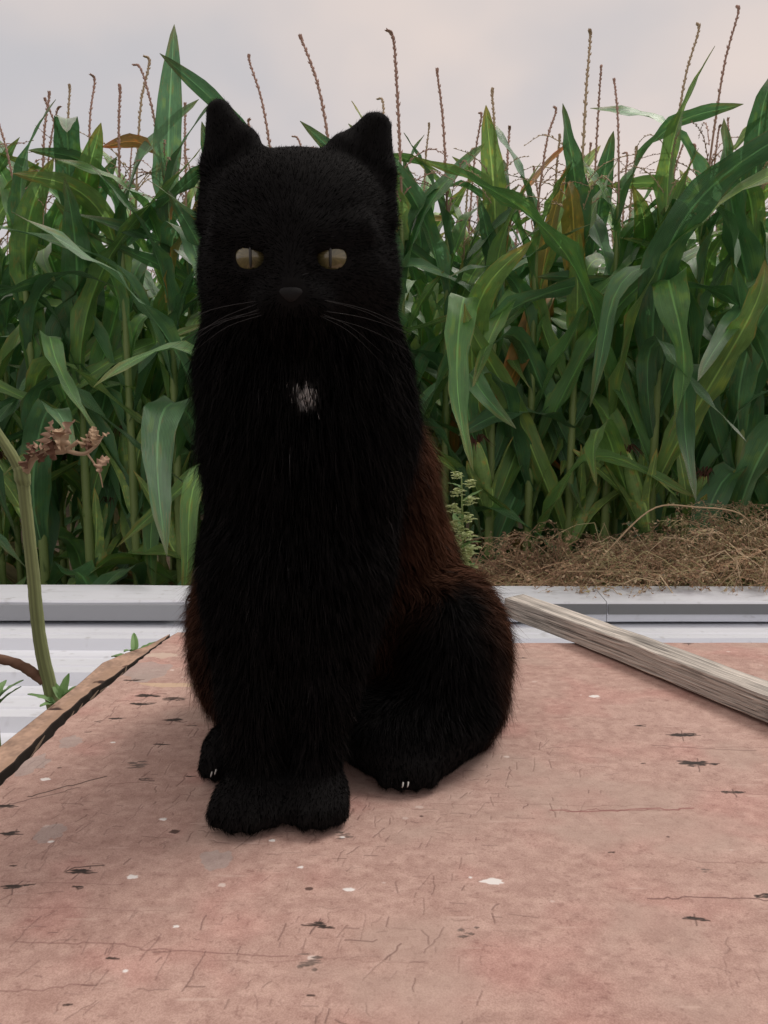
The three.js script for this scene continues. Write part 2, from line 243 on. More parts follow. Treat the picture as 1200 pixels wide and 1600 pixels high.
// ---------------------------------------------------------------- weathered batten lying on the board
{
  const tex = dataTex(512, 256, (u, v) => {
    const kn = (cu, cv, r) => { const d = Math.hypot((u - cu) * 9, (v - cv) * 2.2); return Math.exp(-d * d / (r * r)); };
    const warp = 0.06 * kn(0.45, 0.3, 0.5) + 0.05 * kn(0.8, 0.7, 0.4); const g = fbm(u * 5 + 20 * warp, v * 46 + 60 * warp, 3, 4), f = fbm(u * 24, v * 150, 5, 3), bl = fbm(u * 7, v * 5, 9, 3);
    let k = 0.84 + 0.5 * (g - 0.5) + 0.36 * (f - 0.5) + 0.22 * (bl - 0.5); k -= 0.22 * kn(0.45, 0.3, 0.28) + 0.25 * kn(0.8, 0.7, 0.2);
    k -= 0.26 * sstep(0.68, 0.74, fbm(u * 8 + 4, v * 60, 21, 2)); return [0.90 * k, 0.865 * k, 0.82 * k];
  });
  const m = new THREE.MeshPhysicalMaterial({ map: tex, bumpMap: tex, bumpScale: 0.0025, roughness: 0.9 });
  const L = 0.66, N = 90, sec = []; const w = 0.031, h = 0.0235, r = 0.0018;
  for (const [cx, cy, a0] of [[w - r, h - r, 0], [r, h - r, 90], [r, r, 180], [w - r, r, 270]]) for (const a of [0, 45, 90]) { const t = (a0 + a) * Math.PI / 180; sec.push([cx + r * Math.cos(t), cy + r * Math.sin(t)]); }
  const pos = [], idx = [], uv = []; const n = sec.length;
  const lens = [0]; for (let k = 1; k <= n; k++) { const a = sec[k - 1], b = sec[k % n]; lens.push(lens[k - 1] + Math.hypot(b[0] - a[0], b[1] - a[1])); }
  for (let i = 0; i <= N; i++) {
    const s = i / N * L, bend = 0.0035 * Math.sin(s * 9 + 0.5) , endcut = 0;
    for (let k = 0; k <= n; k++) { const [a, b] = sec[k % n]; const e = i === 0 ? (fbm(a * 300, b * 300, 3, 2) - 0.5) * 0.006 : 0; pos.push(a + bend + (fbm(s * 40, k * 2.1, 3, 2) - 0.5) * 0.0014, b + (fbm(s * 26, (k % n) * 1.7, 8, 2) - 0.5) * 0.0016, s + e); uv.push(s * 2.2, lens[k] / lens[n] * 1.6); }
  }
  for (let i = 0; i < N; i++) for (let k = 0; k < n; k++) { const a = i * (n + 1) + k, b = a + n + 1; idx.push(a, a + 1, b, b, a + 1, b + 1); }
  for (const [i0, f] of [[0, 1], [N, -1]]) { const c = pos.length / 3; pos.push(w / 2, h / 2, i0 / N * L); uv.push(0.3, 0.5); for (let k = 0; k < n; k++) { const a = i0 * (n + 1) + k; f > 0 ? idx.push(c, a + 1, a) : idx.push(c, a, a + 1); } }
  const b = thing('wooden_batten', 'weathered grey wooden batten lying across the far right of the board', 'batten', [0.1447, TOP + 0.0012, -0.9432]);
  part('batten', geoOf(pos, idx, uv), m, b);
  // local +z runs towards the camera and right, local x is the width
  b.rotation.order = 'YXZ'; b.rotation.y = Math.atan2(0.482, 0.876); b.rotation.x = -0.006;
}

// ---------------------------------------------------------------- corn
const leafTex = dataTex(256, 512, (u, v) => {
  const d = Math.abs(u - 0.5) * 2, vein = 0.5 + 0.5 * Math.sin(u * 150), n = fbm(u * 7, v * 26, 2, 3), s = fbm(u * 60, v * 9, 5, 3), bl = fbm(u * 4 + 7, v * 12, 12, 3);
  let k = 0.90 + 0.05 * vein + 0.20 * (n - 0.5) + 0.22 * (s - 0.5) + 0.24 * (bl - 0.5);
  k *= 0.74; let r = 0.95 * k, g = 1.0 * k, b = 0.93 * k; const y = sstep(0.62, 0.8, bl); r += 0.12 * y; g += 0.04 * y; b -= 0.06 * y;
  const rib = sstep(0.085, 0.035, d); r = mix(r, 1.0, rib * 0.85); g = mix(g, 1.0, rib * 0.85); b = mix(b, 0.95, rib * 0.85);
  const sp = sstep(0.76, 0.82, fbm(u * 30, v * 80, 30, 2)); r = mix(r, 0.8, sp * 0.4); g = mix(g, 0.75, sp * 0.4); b = mix(b, 0.5, sp * 0.4);
  const tip = sstep(0.55, 0.72, fbm(u * 14, v * 18, 44, 3) + 0.42 * sstep(0.80, 1.0, v) + 0.12 * sstep(0.86, 1, d) - 0.1); r = mix(r, 0.95, tip * 0.75); g = mix(g, 0.68, tip * 0.75); b = mix(b, 0.60, tip * 0.75);
  return [r, g, b];
});
const leafBump = dataTex(256, 64, (u, v) => { const k = 0.5 + 0.3 * Math.sin(u * 150) + 0.3 * (fbm(u * 30, v * 6, 4, 2) - 0.5); return [k, k, k]; }, false);
const leafM = (r, g, b, rough = 0.45, tr = 0.45) => new THREE.MeshPhysicalMaterial({ color: lin(r, g, b), map: leafTex, bumpMap: leafBump, bumpScale: 0.0008, roughness: rough, transmission: tr, thickness: 0, side: THREE.DoubleSide });
const greens = [leafM(0.36, 0.78, 0.24), leafM(0.26, 0.62, 0.25), leafM(0.47, 0.86, 0.24), leafM(0.21, 0.50, 0.22), leafM(0.60, 0.94, 0.28), leafM(0.35, 0.74, 0.37)];
const yellowing = leafM(0.95, 0.72, 0.18, 0.6, 0.3), dry = leafM(0.85, 0.62, 0.40, 0.8, 0.2), orange = leafM(0.95, 0.50, 0.16, 0.7, 0.25);
const stalkM = mat(0.20, 0.27, 0.085, 0.5), huskM = new THREE.MeshPhysicalMaterial({ color: lin(0.55, 0.80, 0.28), map: leafTex, roughness: 0.55, side: THREE.DoubleSide }), silkM = mat(0.10, 0.035, 0.02, 0.8), tasselM = mat(0.46, 0.29, 0.23, 0.85), tasselG = mat(0.50, 0.38, 0.25, 0.85);

// a blade: base at the origin, leaves along +x, bends over; lateral along z
function blade(o, NS = 18) {
  const R = rng(o.seed), pos = [], idx = [], uv = []; const cs = [-1, -0.55, -0.06, 0.06, 0.55, 1];
  let x = 0, y = 0, zz = 0; const ds = o.L / NS; const ph = R() * 6, wv = 2.5 + R() * 3;
  for (let i = 0; i <= NS; i++) {
    const s = i / NS, th = (o.a0 + (o.a1 - o.a0) * sstep(o.k0 ?? 0.05, o.k1 ?? 0.9, s)) * Math.PI / 180;
    const tx = Math.sin(th), ty = Math.cos(th);
    if (i) { x += tx * ds; y += ty * ds; zz += Math.sin(s * 3 + ph) * (o.sway ?? 0.02) * ds * 4; }
    const wid = o.W / 2 * Math.min(1, 0.42 + 2.6 * s) * Math.pow(Math.max(0, 1 - Math.pow(s, 2.3)), 0.75) + 0.0006;
    const tw = (o.twist ?? 0) * sstep(0.15, 0.95, s) + (o.t0 ?? 0), fold = mix(o.fold ?? 0.7, 0.12, sstep(0, 0.6, s));
    const nx = -ty, ny = tx;                                   // normal in the bending plane (upper side)
    for (const c of cs) {
      const lift = Math.abs(c) * wid * Math.sin(fold) + Math.sin(s * wv * 6.283 + ph + (c > 0 ? 1.9 : 0)) * (o.wave ?? 0.10) * wid * c * c * 1.6 + (Math.abs(c) < 0.1 ? -0.0012 : 0);
      const lat = c * wid * Math.cos(fold);
      const la = lat * Math.cos(tw) - lift * Math.sin(tw), li = lat * Math.sin(tw) + lift * Math.cos(tw);
      pos.push(x + nx * li * 1, y + ny * li, zz + la); uv.push((c + 1) / 2, s * 1.0);
    }
  }
  const n = cs.length; for (let i = 0; i < NS; i++) for (let k = 0; k + 1 < n; k++) { const a = i * n + k, b = a + n; idx.push(a, b, a + 1, a + 1, b, b + 1); }
  return geoOf(pos, idx, uv);
}
const RB = rng(4242), bladesUp = [], bladesMid = [], bladesLow = [];
for (let i = 0; i < 10; i++) bladesUp.push(blade({ seed: 100 + i, L: 0.26 + RB() * 0.2, W: 0.058 + RB() * 0.024, a0: 4 + RB() * 12, a1: i % 3 ? 18 + RB() * 35 : 80 + RB() * 60, k0: 0.2, twist: (RB() - 0.5) * 2.4, t0: (RB() - 0.5) * 0.8, fold: 0.8, wave: 0.12 }));
for (let i = 0; i < 16; i++) bladesMid.push(blade({ seed: 200 + i, L: 0.68 + RB() * 0.25, W: 0.070 + RB() * 0.034, a0: 9 + RB() * 14, a1: i % 3 ? 115 + RB() * 55 : 45 + RB() * 45, k0: 0.1 + RB() * 0.3, k1: 0.6 + RB() * 0.4, twist: (RB() - 0.5) * 2.2, fold: 0.65, wave: 0.22, sway: 0.09 }));
for (let i = 0; i < 8; i++) bladesLow.push(blade({ seed: 300 + i, L: 0.6 + RB() * 0.25, W: 0.075 + RB() * 0.025, a0: 28 + RB() * 20, a1: 140 + RB() * 35, k0: 0.0, k1: 0.45 + RB() * 0.3, twist: (RB() - 0.5) * 3, fold: 0.5, wave: 0.26, sway: 0.12 }));
function spikelets(curve, len, count, size, R, out) {
  const base = new THREE.OctahedronGeometry(1, 0);
  for (let k = 0; k < count; k++) {
    const t = (k + 0.5) / count, p = curve.getPoint(t), d = curve.getTangent(t); const a = k * 2.4, side = V(Math.cos(a), 0.2, Math.sin(a)); side.addScaledVector(d, -side.dot(d)).normalize();
    const g = base.clone(); const m = new THREE.Matrix4(), q = new THREE.Quaternion().setFromUnitVectors(V(0, 1, 0), d.clone().addScaledVector(side, 0.45).normalize());
    const s = size * (1 - 0.35 * t) * (0.8 + R() * 0.4); m.compose(p.clone().addScaledVector(side, s * 0.55), q, V(s * 0.42, s * 1.15, s * 0.42)); g.applyMatrix4(m); out.push(g);
  }
}
function tassel(seed, spikeLen, branches, lean, tip) {
  const R = rng(seed), out = [];
  const top = V(lean[0], spikeLen, lean[1]); const c = new THREE.CatmullRomCurve3([V(0, 0, 0), V(lean[0] * 0.2, spikeLen * 0.35, lean[1] * 0.2), V(lean[0] * 0.55, spikeLen * 0.75, lean[1] * 0.55), top, top.clone().add(V(tip, -Math.abs(tip) * 0.25 + 0.008, tip * 0.2))]);
  out.push(tube(c.getPoints(14), Array.from({ length: 15 }, (_, i) => 0.0038 - i * 0.00013), 5).toNonIndexed());
  const sp = []; spikelets(new THREE.CatmullRomCurve3(c.getPoints(20).slice(5)), 1, 100, 0.0064, R, sp);
  for (let b = 0; b < branches; b++) {
    const a = R() * 6.283, h = (0.04 + 0.26 * R()) * spikeLen, L = 0.10 + R() * 0.12, up = 0.3 + R() * 0.7; const o = V(lean[0] * 0.2 * h, h, 0), dr = V(Math.cos(a), 0, Math.sin(a));
    const cc = new THREE.CatmullRomCurve3([o, o.clone().addScaledVector(dr, L * 0.3).add(V(0, L * 0.45 * up, 0)), o.clone().addScaledVector(dr, L * 0.65).add(V(0, L * 0.6 * up, 0)), o.clone().addScaledVector(dr, L * 0.95).add(V(0, L * (0.75 * up - 0.35 * R()), 0))]);
    out.push(tube(cc.getPoints(7), Array.from({ length: 8 }, (_, i) => 0.0016 - i * 0.00013), 4).toNonIndexed()); spikelets(cc, 1, 20, 0.0054, R, sp);
  }
  for (const g of [...out, ...sp]) g.deleteAttribute('uv');
  return mergeGeometries([...out.map((g) => g), ...sp.map((g) => (g.index ? g.toNonIndexed() : g))]);
}
const tassels = []; for (let i = 0; i < 12; i++) tassels.push(tassel(500 + i, 0.36 + RB() * 0.18, [5, 7, 4, 9, 6, 3, 8, 5, 7, 4, 10, 6][i], [(RB() - 0.5) * 0.24, (RB() - 0.5) * 0.14], (RB() - 0.5) * 0.05));
const stalkGeo = (() => { const pts = [], N = 12; pts.push(new THREE.Vector2(0.0145, 0)); for (let k = 1; k <= N; k++) { const y = k / N, r = mix(0.0145, 0.0055, Math.pow(y, 1.5)); pts.push(new THREE.Vector2(r, y - 0.012), new THREE.Vector2(r * 1.18, y - 0.004), new THREE.Vector2(r * 0.96, y)); } return new THREE.LatheGeometry(pts, 9); })();
const earGeo = (() => {
  const gs = []; const sh = [[0.012, 0], [0.02, 0.03], [0.0265, 0.08], [0.0275, 0.13], [0.022, 0.19], [0.012, 0.235], [0.005, 0.25]];
  const g = new THREE.LatheGeometry(sh.map((p) => new THREE.Vector2(p[0], p[1])), 12); const p = g.attributes.position; for (let i = 0; i < p.count; i++) { const a = Math.atan2(p.getZ(i), p.getX(i)), k = 1 + 0.05 * Math.sin(a * 5 + p.getY(i) * 8); p.setX(i, p.getX(i) * k); p.setZ(i, p.getZ(i) * k); } g.computeVertexNormals(); gs.push(g.toNonIndexed());
  for (let k = 0; k < 4; k++) { const b = blade({ seed: 700 + k, L: 0.22 + 0.03 * k, W: 0.05, a0: 8, a1: 18 + k * 9, fold: 0.9, twist: 0.2, wave: 0.05 }, 8); b.translate(0.018, 0.02, 0); b.rotateY(k * 1.7); gs.push(b.toNonIndexed()); }
  return mergeGeometries(gs);
})();
const silkGeo = (() => { const R = rng(66), gs = []; for (let k = 0; k < 26; k++) { const a = R() * 6.28, l = 0.03 + R() * 0.05; gs.push(tube([V(0, 0.235, 0), V(Math.cos(a) * l * 0.3, 0.262, Math.sin(a) * l * 0.3), V(Math.cos(a) * l * 0.6, 0.262 - l * 0.5, Math.sin(a) * l * 0.6)], [0.002, 0.0016, 0.0005], 3)); } return mergeGeometries(gs); })();

function cornPlant(spec) {
  const R = rng(spec.seed), H = spec.H ?? 2.0;
  const t = thing('corn_plant', spec.label, 'corn plant', [spec.x, 0, spec.z], spec.group);
  const st = part('stalk', stalkGeo, stalkM, t); st.scale.set(spec.thick ?? 1, H, spec.thick ?? 1);
  const plane = spec.az ?? R() * Math.PI; const lo = spec.lo ?? 0.55, n = spec.n ?? Math.round((H - lo) / 0.135);
  const put = (geo, m, y, az, sc, sz) => { const l = part('leaf', geo, m, t); l.position.set(0, y, 0); l.rotation.y = az; l.scale.set(sc, sc, sc * (sz ?? 1)); return l; };
  for (let k = 0; k < n; k++) {
    const f = k / (n - 1), y = lo + (H - 0.06 - lo) * f, az = plane + (k % 2) * Math.PI + (R() - 0.5) * 1.1;
    if (spec.thin && y < spec.thin && R() < 0.25) continue; const pool = f > 0.70 ? bladesUp : f < 0.22 ? bladesLow : bladesMid; const geo = pool[Math.floor(R() * pool.length)];
    const q = R(); let m = greens[Math.floor(R() * greens.length)];
    if (q < 0.010) m = yellowing; else if (q < 0.018) m = orange; else if (f < 0.2 && q < 0.20) m = dry;
    put(geo, m, y, az, (f > 0.70 ? 0.92 + R() * 0.36 : 0.85 + R() * 0.3) * (spec.leafScale ?? 1), 1);
  }
  for (const h of spec.hero ?? []) put(blade({ seed: h.seed ?? 1, ...h }), h.m ?? greens[h.g ?? 0], h.y, h.az, 1, 1);
  if (spec.ear ?? R() < 0.6) {
    const e = part('ear', earGeo, huskM, t), az = spec.earAz ?? R() * 6.28; e.position.set(Math.cos(az) * 0.012, spec.earY ?? 1.0 + R() * 0.2, -Math.sin(az) * 0.012); e.rotation.order = 'YXZ'; e.rotation.y = az; e.rotation.z = -(0.25 + R() * 0.25);
    part('silk', silkGeo, silkM, e);
  }
  if (spec.tassel !== false) { const s = part('tassel', tassels[spec.tassel ?? Math.floor(R() * tassels.length)], R() < 0.7 ? tasselM : tasselG, t); s.position.y = H - 0.01; s.rotation.y = R() * 6.28; s.scale.setScalar(spec.ts ?? 0.78 + R() * 0.32); }
  return t;
}
const front = [
  { x: -1.30, H: 2.02, label: 'front corn plant cut by the left picture edge, leftmost of the row' },
  { x: -1.15, H: 2.06, label: 'front corn plant at the left edge, left of the dry weed stem' },
  { x: -1.00, H: 1.98, label: 'front corn plant rising behind the dry broken weed stem' },
  { x: -0.872, H: 2.04, ear: true, earAz: 1.2, earY: 0.96, label: 'front corn plant just right of the dry broken weed stem' },
  { x: -0.735, H: 2.0, label: 'front corn plant midway between weed stem and cat, with drooping leaves' },
  { x: -0.60, H: 2.06, ear: true, earAz: 2.7, earY: 1.06, hero: [{ y: 2.0, L: 0.5, W: 0.085, a0: 2, a1: 6, az: 0.4, twist: 0.5, t0: 1.3, fold: 0.4, g: 5, seed: 8 }, { y: 1.88, L: 0.42, W: 0.085, a0: 15, a1: 150, az: -0.9, k0: 0.1, k1: 0.5, fold: 0.35, g: 5, seed: 31 }], label: 'front corn plant beside the cat with a tall upright blade near its ear' },
  { x: -0.44, H: 1.96, label: 'front corn plant hidden behind the left half of the cat' },
  { x: -0.29, H: 2.0, label: 'front corn plant behind the cat, below the gap of its ears, left' },
  { x: -0.13, H: 2.03, label: 'front corn plant behind the cat with leaf tip between its ears, right' },
  { x: 0.05, H: 2.0, az: 0.2, seed: 6161, label: 'front corn plant directly at the right side of the cat\'s head' },
  { x: 0.18, H: 1.97, az: 0.1, seed: 5151, label: 'front corn plant right of the cat behind the green flowering weed' },
  { x: 0.31, H: 2.0, label: 'second front corn plant right of the cat' },
  { x: 0.43, H: 2.02, hero: [{ y: 1.62, L: 0.55, W: 0.065, a0: 5, a1: 14, az: 0.2, twist: 0.3, t0: 1.2, fold: 0.4, m: 'y', seed: 13 }], label: 'front corn plant with a yellow upright blade, right of the cat' },
  { x: 0.55, H: 1.98, ear: true, earAz: 0.3, earY: 1.08, hero: [{ y: 1.42, L: 0.40, W: 0.10, a0: 62, a1: 118, az: 3.5, k0: 0, k1: 1, fold: 0.25, twist: 0.8, g: 3, seed: 14 }], label: 'front corn plant with broad sideways leaf and green ear above the dry weeds' },
  { x: 0.66, H: 2.05, label: 'front corn plant above the left end of the arching straw' },
  { x: 0.77, H: 2.03, hero: [{ y: 1.90, L: 0.62, W: 0.10, a0: 18, a1: 172, az: -0.7, k0: 0.0, k1: 0.6, fold: 0.3, twist: 0.7, sway: 0.12, wave: 0.22, g: 1, seed: 15 }, { y: 1.74, L: 0.6, W: 0.10, a0: 25, a1: 168, az: -2.3, k0: 0.0, k1: 0.55, fold: 0.35, twist: -0.8, sway: 0.12, wave: 0.22, g: 0, seed: 16 }], label: 'front corn plant with long broad hanging leaves above the arching straw' },
  { x: 0.90, H: 2.08, hero: [{ y: 1.95, L: 0.5, W: 0.09, a0: 18, a1: 165, az: -0.5, k0: 0.0, k1: 0.5, fold: 0.3, g: 5, seed: 17 }], label: 'tall front corn plant near the right picture edge' },
  { x: 1.02, H: 2.04, label: 'front corn plant cut by the right picture edge' },
  { x: 1.16, H: 2.0, label: 'rightmost front corn plant, only leaves reaching past the right picture edge' },
];
front.forEach((s, i) => { for (const h of s.hero ?? []) if (h.m === 'y') h.m = yellowing; cornPlant({ z: -2.33 + (hash3(i, 3, 1) - 0.5) * 0.08, seed: 900 + i * 17, lo: 0.72, n: 18, leafScale: 1.0, thick: 1.25, thin: 1.3, group: 'front row of corn plants', ...s }); });
{
  const R = rng(31337); let z = -2.33;
  for (let row = 1; row <= 7; row++) {
    z -= row < 3 ? 0.42 : 0.7; const half = -z * 0.52 + 0.35;
    for (let x = -half + R() * 0.1; x < half; x += 0.115 + R() * 0.06 + (row > 3 ? 0.045 : 0)) cornPlant({ x, z: z + (R() - 0.5) * 0.1, H: 1.86 + R() * 0.22 + 0.02 * row, seed: Math.floor(R() * 1e6), lo: row < 3 ? 0.7 : 0.95, n: row < 3 ? 17 : 13, leafScale: 0.95, ear: row < 3 ? undefined : false, label: 'corn plant in the rows behind the front row', group: 'corn plants behind the front row' });
  }
}
{ // the rest of the field as one mass
  const gs = []; const R = rng(55);
  const st = stalkGeo.clone().toNonIndexed(); st.scale(1, 2.0, 1);
  for (let k = 0; k < 12; k++) { const pool = k > 8 ? bladesUp : bladesMid; const g = pool[(k * 3) % pool.length].clone().toNonIndexed(); g.rotateY((k % 2) * Math.PI + (R() - 0.5)); g.translate(0, 0.9 + k * 0.09, 0); gs.push(g); }
  const leafMesh = mergeGeometries([st, ...gs]);
  const list = []; for (let z = -8.6; z > -16; z -= 0.75) for (let x = z * 0.6; x < -z * 0.6; x += 0.22 + R() * 0.1) list.push([x, z + (R() - 0.5) * 0.2]);
  const im = new THREE.InstancedMesh(leafMesh, greens[0], list.length); im.name = 'far_corn'; im.castShadow = im.receiveShadow = true;
  const m = new THREE.Matrix4(); list.forEach(([x, z], i) => { m.compose(V(x, 0, z), new THREE.Quaternion().setFromAxisAngle(V(0, 1, 0), R() * 6.28), V(1, 0.95 + R() * 0.12, 1)); im.setMatrixAt(i, m); });
  tag(im, 'far rows of the corn field seen between nearer plants', 'corn', null, 'stuff'); scene.add(im);
}

// ---------------------------------------------------------------- weeds between roof and corn
const lens = (L, W, seed, bend = 0.5, NS = 6) => blade({ seed, L, W, a0: 40, a1: 40 + 90 * bend, fold: 0.5, wave: 0.08 }, NS);
{
  const R = rng(808), gs = [], pos = [], col = [], idx = [];
  const seg = (a, b, r0, r1, c) => {
    const d = b.clone().sub(a).normalize(); let u = Math.abs(d.y) < 0.9 ? V(0, 1, 0) : V(1, 0, 0); u.addScaledVector(d, -u.dot(d)).normalize(); const w = d.clone().cross(u), o = pos.length / 3;
    for (const [p, r] of [[a, r0], [b, r1]]) for (let k = 0; k < 3; k++) { const q = k * 2.094; pos.push(p.x + r * (u.x * Math.cos(q) + w.x * Math.sin(q)), p.y + r * (u.y * Math.cos(q) + w.y * Math.sin(q)), p.z + r * (u.z * Math.cos(q) + w.z * Math.sin(q))); col.push(...c); }
    for (let k = 0; k < 3; k++) { const k2 = (k + 1) % 3; idx.push(o + k, o + k2, o + 3 + k, o + 3 + k, o + k2, o + 3 + k2); }
  };
  const bit = (p, s, c) => { const o = pos.length / 3; const a = R() * 6.28, e = R() * 2 - 1; const d = V(Math.cos(a), e, Math.sin(a)).normalize(), u = V(-Math.sin(a), 0, Math.cos(a)), w = d.clone().cross(u); for (const q of [d.clone().multiplyScalar(s * 1.5), u.clone().multiplyScalar(s), w.clone().multiplyScalar(s), d.clone().multiplyScalar(-s * 1.5)]) { pos.push(p.x + q.x, p.y + q.y, p.z + q.z); col.push(...c); } idx.push(o, o + 1, o + 2, o, o + 2, o + 3, o, o + 3, o + 1, o + 1, o + 2, o + 3); };
  const tones = [[0.50, 0.33, 0.20], [0.40, 0.25, 0.15], [0.58, 0.44, 0.28], [0.30, 0.18, 0.115], [0.44, 0.38, 0.20]];
  const topAt = (x) => 1.096 + 0.012 * sstep(0.3, 0.7, x) + 0.035 * sstep(0.3, 0.6, x) + 0.085 * sstep(0.68, 1.0, x) + 0.03 * (noise(x * 11, 3) - 0.5);
  function grow(p, d, len, r, depth, top, c) {
    const n = 3; let a = p.clone(), dir = d.clone();
    for (let k = 0; k < n; k++) {
      dir.add(V(R() - 0.5, (R() - 0.5) * 0.5 - 0.1 * depth, R() - 0.5).multiplyScalar(0.9)).normalize(); const b = a.clone().addScaledVector(dir, len / n);
      if (b.y > top) { b.y = top - R() * 0.02; dir.y = -Math.abs(dir.y) * 0.3; } if (b.z < -2.15 || b.z > -1.72) dir.z *= -1;
      seg(a, b, r, r * 0.8, c); a = b;
      if (depth < 3 && R() < 0.85) grow(a, dir.clone().add(V(R() - 0.5, R() * 0.4 - 0.1, R() - 0.5).multiplyScalar(1.6)).normalize(), len * 0.55, r * 0.6, depth + 1, top, c);
      if (depth > 0 && R() < 0.75) bit(a.clone().add(V((R() - 0.5) * 0.01, (R() - 0.5) * 0.01, (R() - 0.5) * 0.01)), 0.0016 + R() * 0.0028, tones[Math.floor(R() * 5)]);
    }
  }
  for (let k = 0; k < 380; k++) {
    const x = 0.17 + 1.35 * R(), z = -1.80 - R() * 0.32, top = topAt(x) + (R() < 0.2 ? 0.08 * R() : 0); const c = tones[Math.floor(R() * 5)];
    const y0 = 0.92 + R() * 0.12; if (k % 5 === 0) seg(V(x + (R() - 0.5) * 0.1, 0, z), V(x, y0, z), 0.003, 0.002, c);
    grow(V(x, y0, z), V((R() - 0.5) * 1.2, 0.7, (R() - 0.5) * 1.2).normalize(), 0.16 + R() * 0.12, 0.0016, 0, top, c);
  }
  // straggling bits that hang over the capping at the far right
  for (let k = 0; k < 46; k++) { const x = 0.48 + R() * 0.6; grow(V(x, 1.115 + R() * 0.02, -1.775), V((R() - 0.5) * 1.6, 0.25, 0.7 * R()).normalize(), 0.04 + R() * 0.05, 0.0011, 2, 1.17, tones[k % 5]); }
  const m = part('dried_weeds', geoOf(pos, idx, null, col), new THREE.MeshStandardMaterial({ vertexColors: true, roughness: 0.95, side: THREE.DoubleSide }), scene);
  tag(m, 'tangle of dried brown weeds along the roof edge below the corn', 'dry weeds', null, 'stuff');
}
{ // long straw arching over the dry weeds
  const t = tube([V(0.50, 1.12, -1.86), V(0.545, 1.18, -1.86), V(0.64, 1.263, -1.87), V(0.74, 1.262, -1.88), V(0.845, 1.246, -1.89), V(0.9, 1.2, -1.9)], [0.0022, 0.002, 0.0019, 0.0018, 0.0016, 0.0012], 6, 30);
  tag(part('straw', t, mat(0.46, 0.33, 0.2, 0.8), scene), 'long pale straw arching over the dried weeds', 'straw');
  const t2 = tube([V(0.42, 1.125, -1.80), V(0.6, 1.128, -1.79), V(0.75, 1.124, -1.80), V(0.95, 1.14, -1.80)], [0.0016, 0.0016, 0.0014, 0.001], 5, 24);
  tag(part('straw_001', t2, mat(0.46, 0.34, 0.2, 0.8), scene), 'thin pale straw lying flat along the dried weeds', 'straw');
}
const leafSmall = new THREE.MeshPhysicalMaterial({ color: lin(0.16, 0.30, 0.09), roughness: 0.6, transmission: 0.25, thickness: 0, side: THREE.DoubleSide });
const paleGreen = new THREE.MeshPhysicalMaterial({ color: lin(0.58, 0.64, 0.32), roughness: 0.7, transmission: 0.2, thickness: 0, side: THREE.DoubleSide });
{ // green weed with pale seed clusters, just right of the cat
  const t = thing('flowering_weed', 'green weed with pale seed clusters right behind the cat\'s back', 'weed', [0.182, 0, -1.84]);
  part('stem', tube([V(0, 0, 0), V(0.005, 0.7, 0), V(0.004, 1.1, 0), V(-0.004, 1.35, 0)], [0.006, 0.005, 0.004, 0.0015], 6, 16), stalkM, t);
  const R = rng(12), tuft = mergeGeometries(Array.from({ length: 26 }, (_, k) => { const g = lens(0.014 + R() * 0.006, 0.009, k, 0.6, 3); g.rotateY(R() * 6.28); g.translate((R() - 0.5) * 0.022, (R() - 0.5) * 0.022, (R() - 0.5) * 0.022); return g; }));
  for (let k = 0; k < 13; k++) { const c = part('seed_cluster', tuft, paleGreen, t); c.position.set((k % 2 ? 1 : -1) * 0.009 * (1 + R()), 1.10 + k * 0.02, 0.01 * (R() - 0.3)); c.rotation.y = R() * 6; c.scale.setScalar(1.6 - k * 0.07); }
  const lf = [lens(0.10, 0.03, 3, 0.3, 8), lens(0.075, 0.028, 4, 0.5, 8)];
  for (let k = 0; k < 10; k++) { const l = part('leaf', lf[k % 2], leafSmall, t); l.position.set(0, 1.0 + k * 0.034, 0); l.rotation.y = k * 2.4; l.scale.setScalar(1 - k * 0.045); }
}
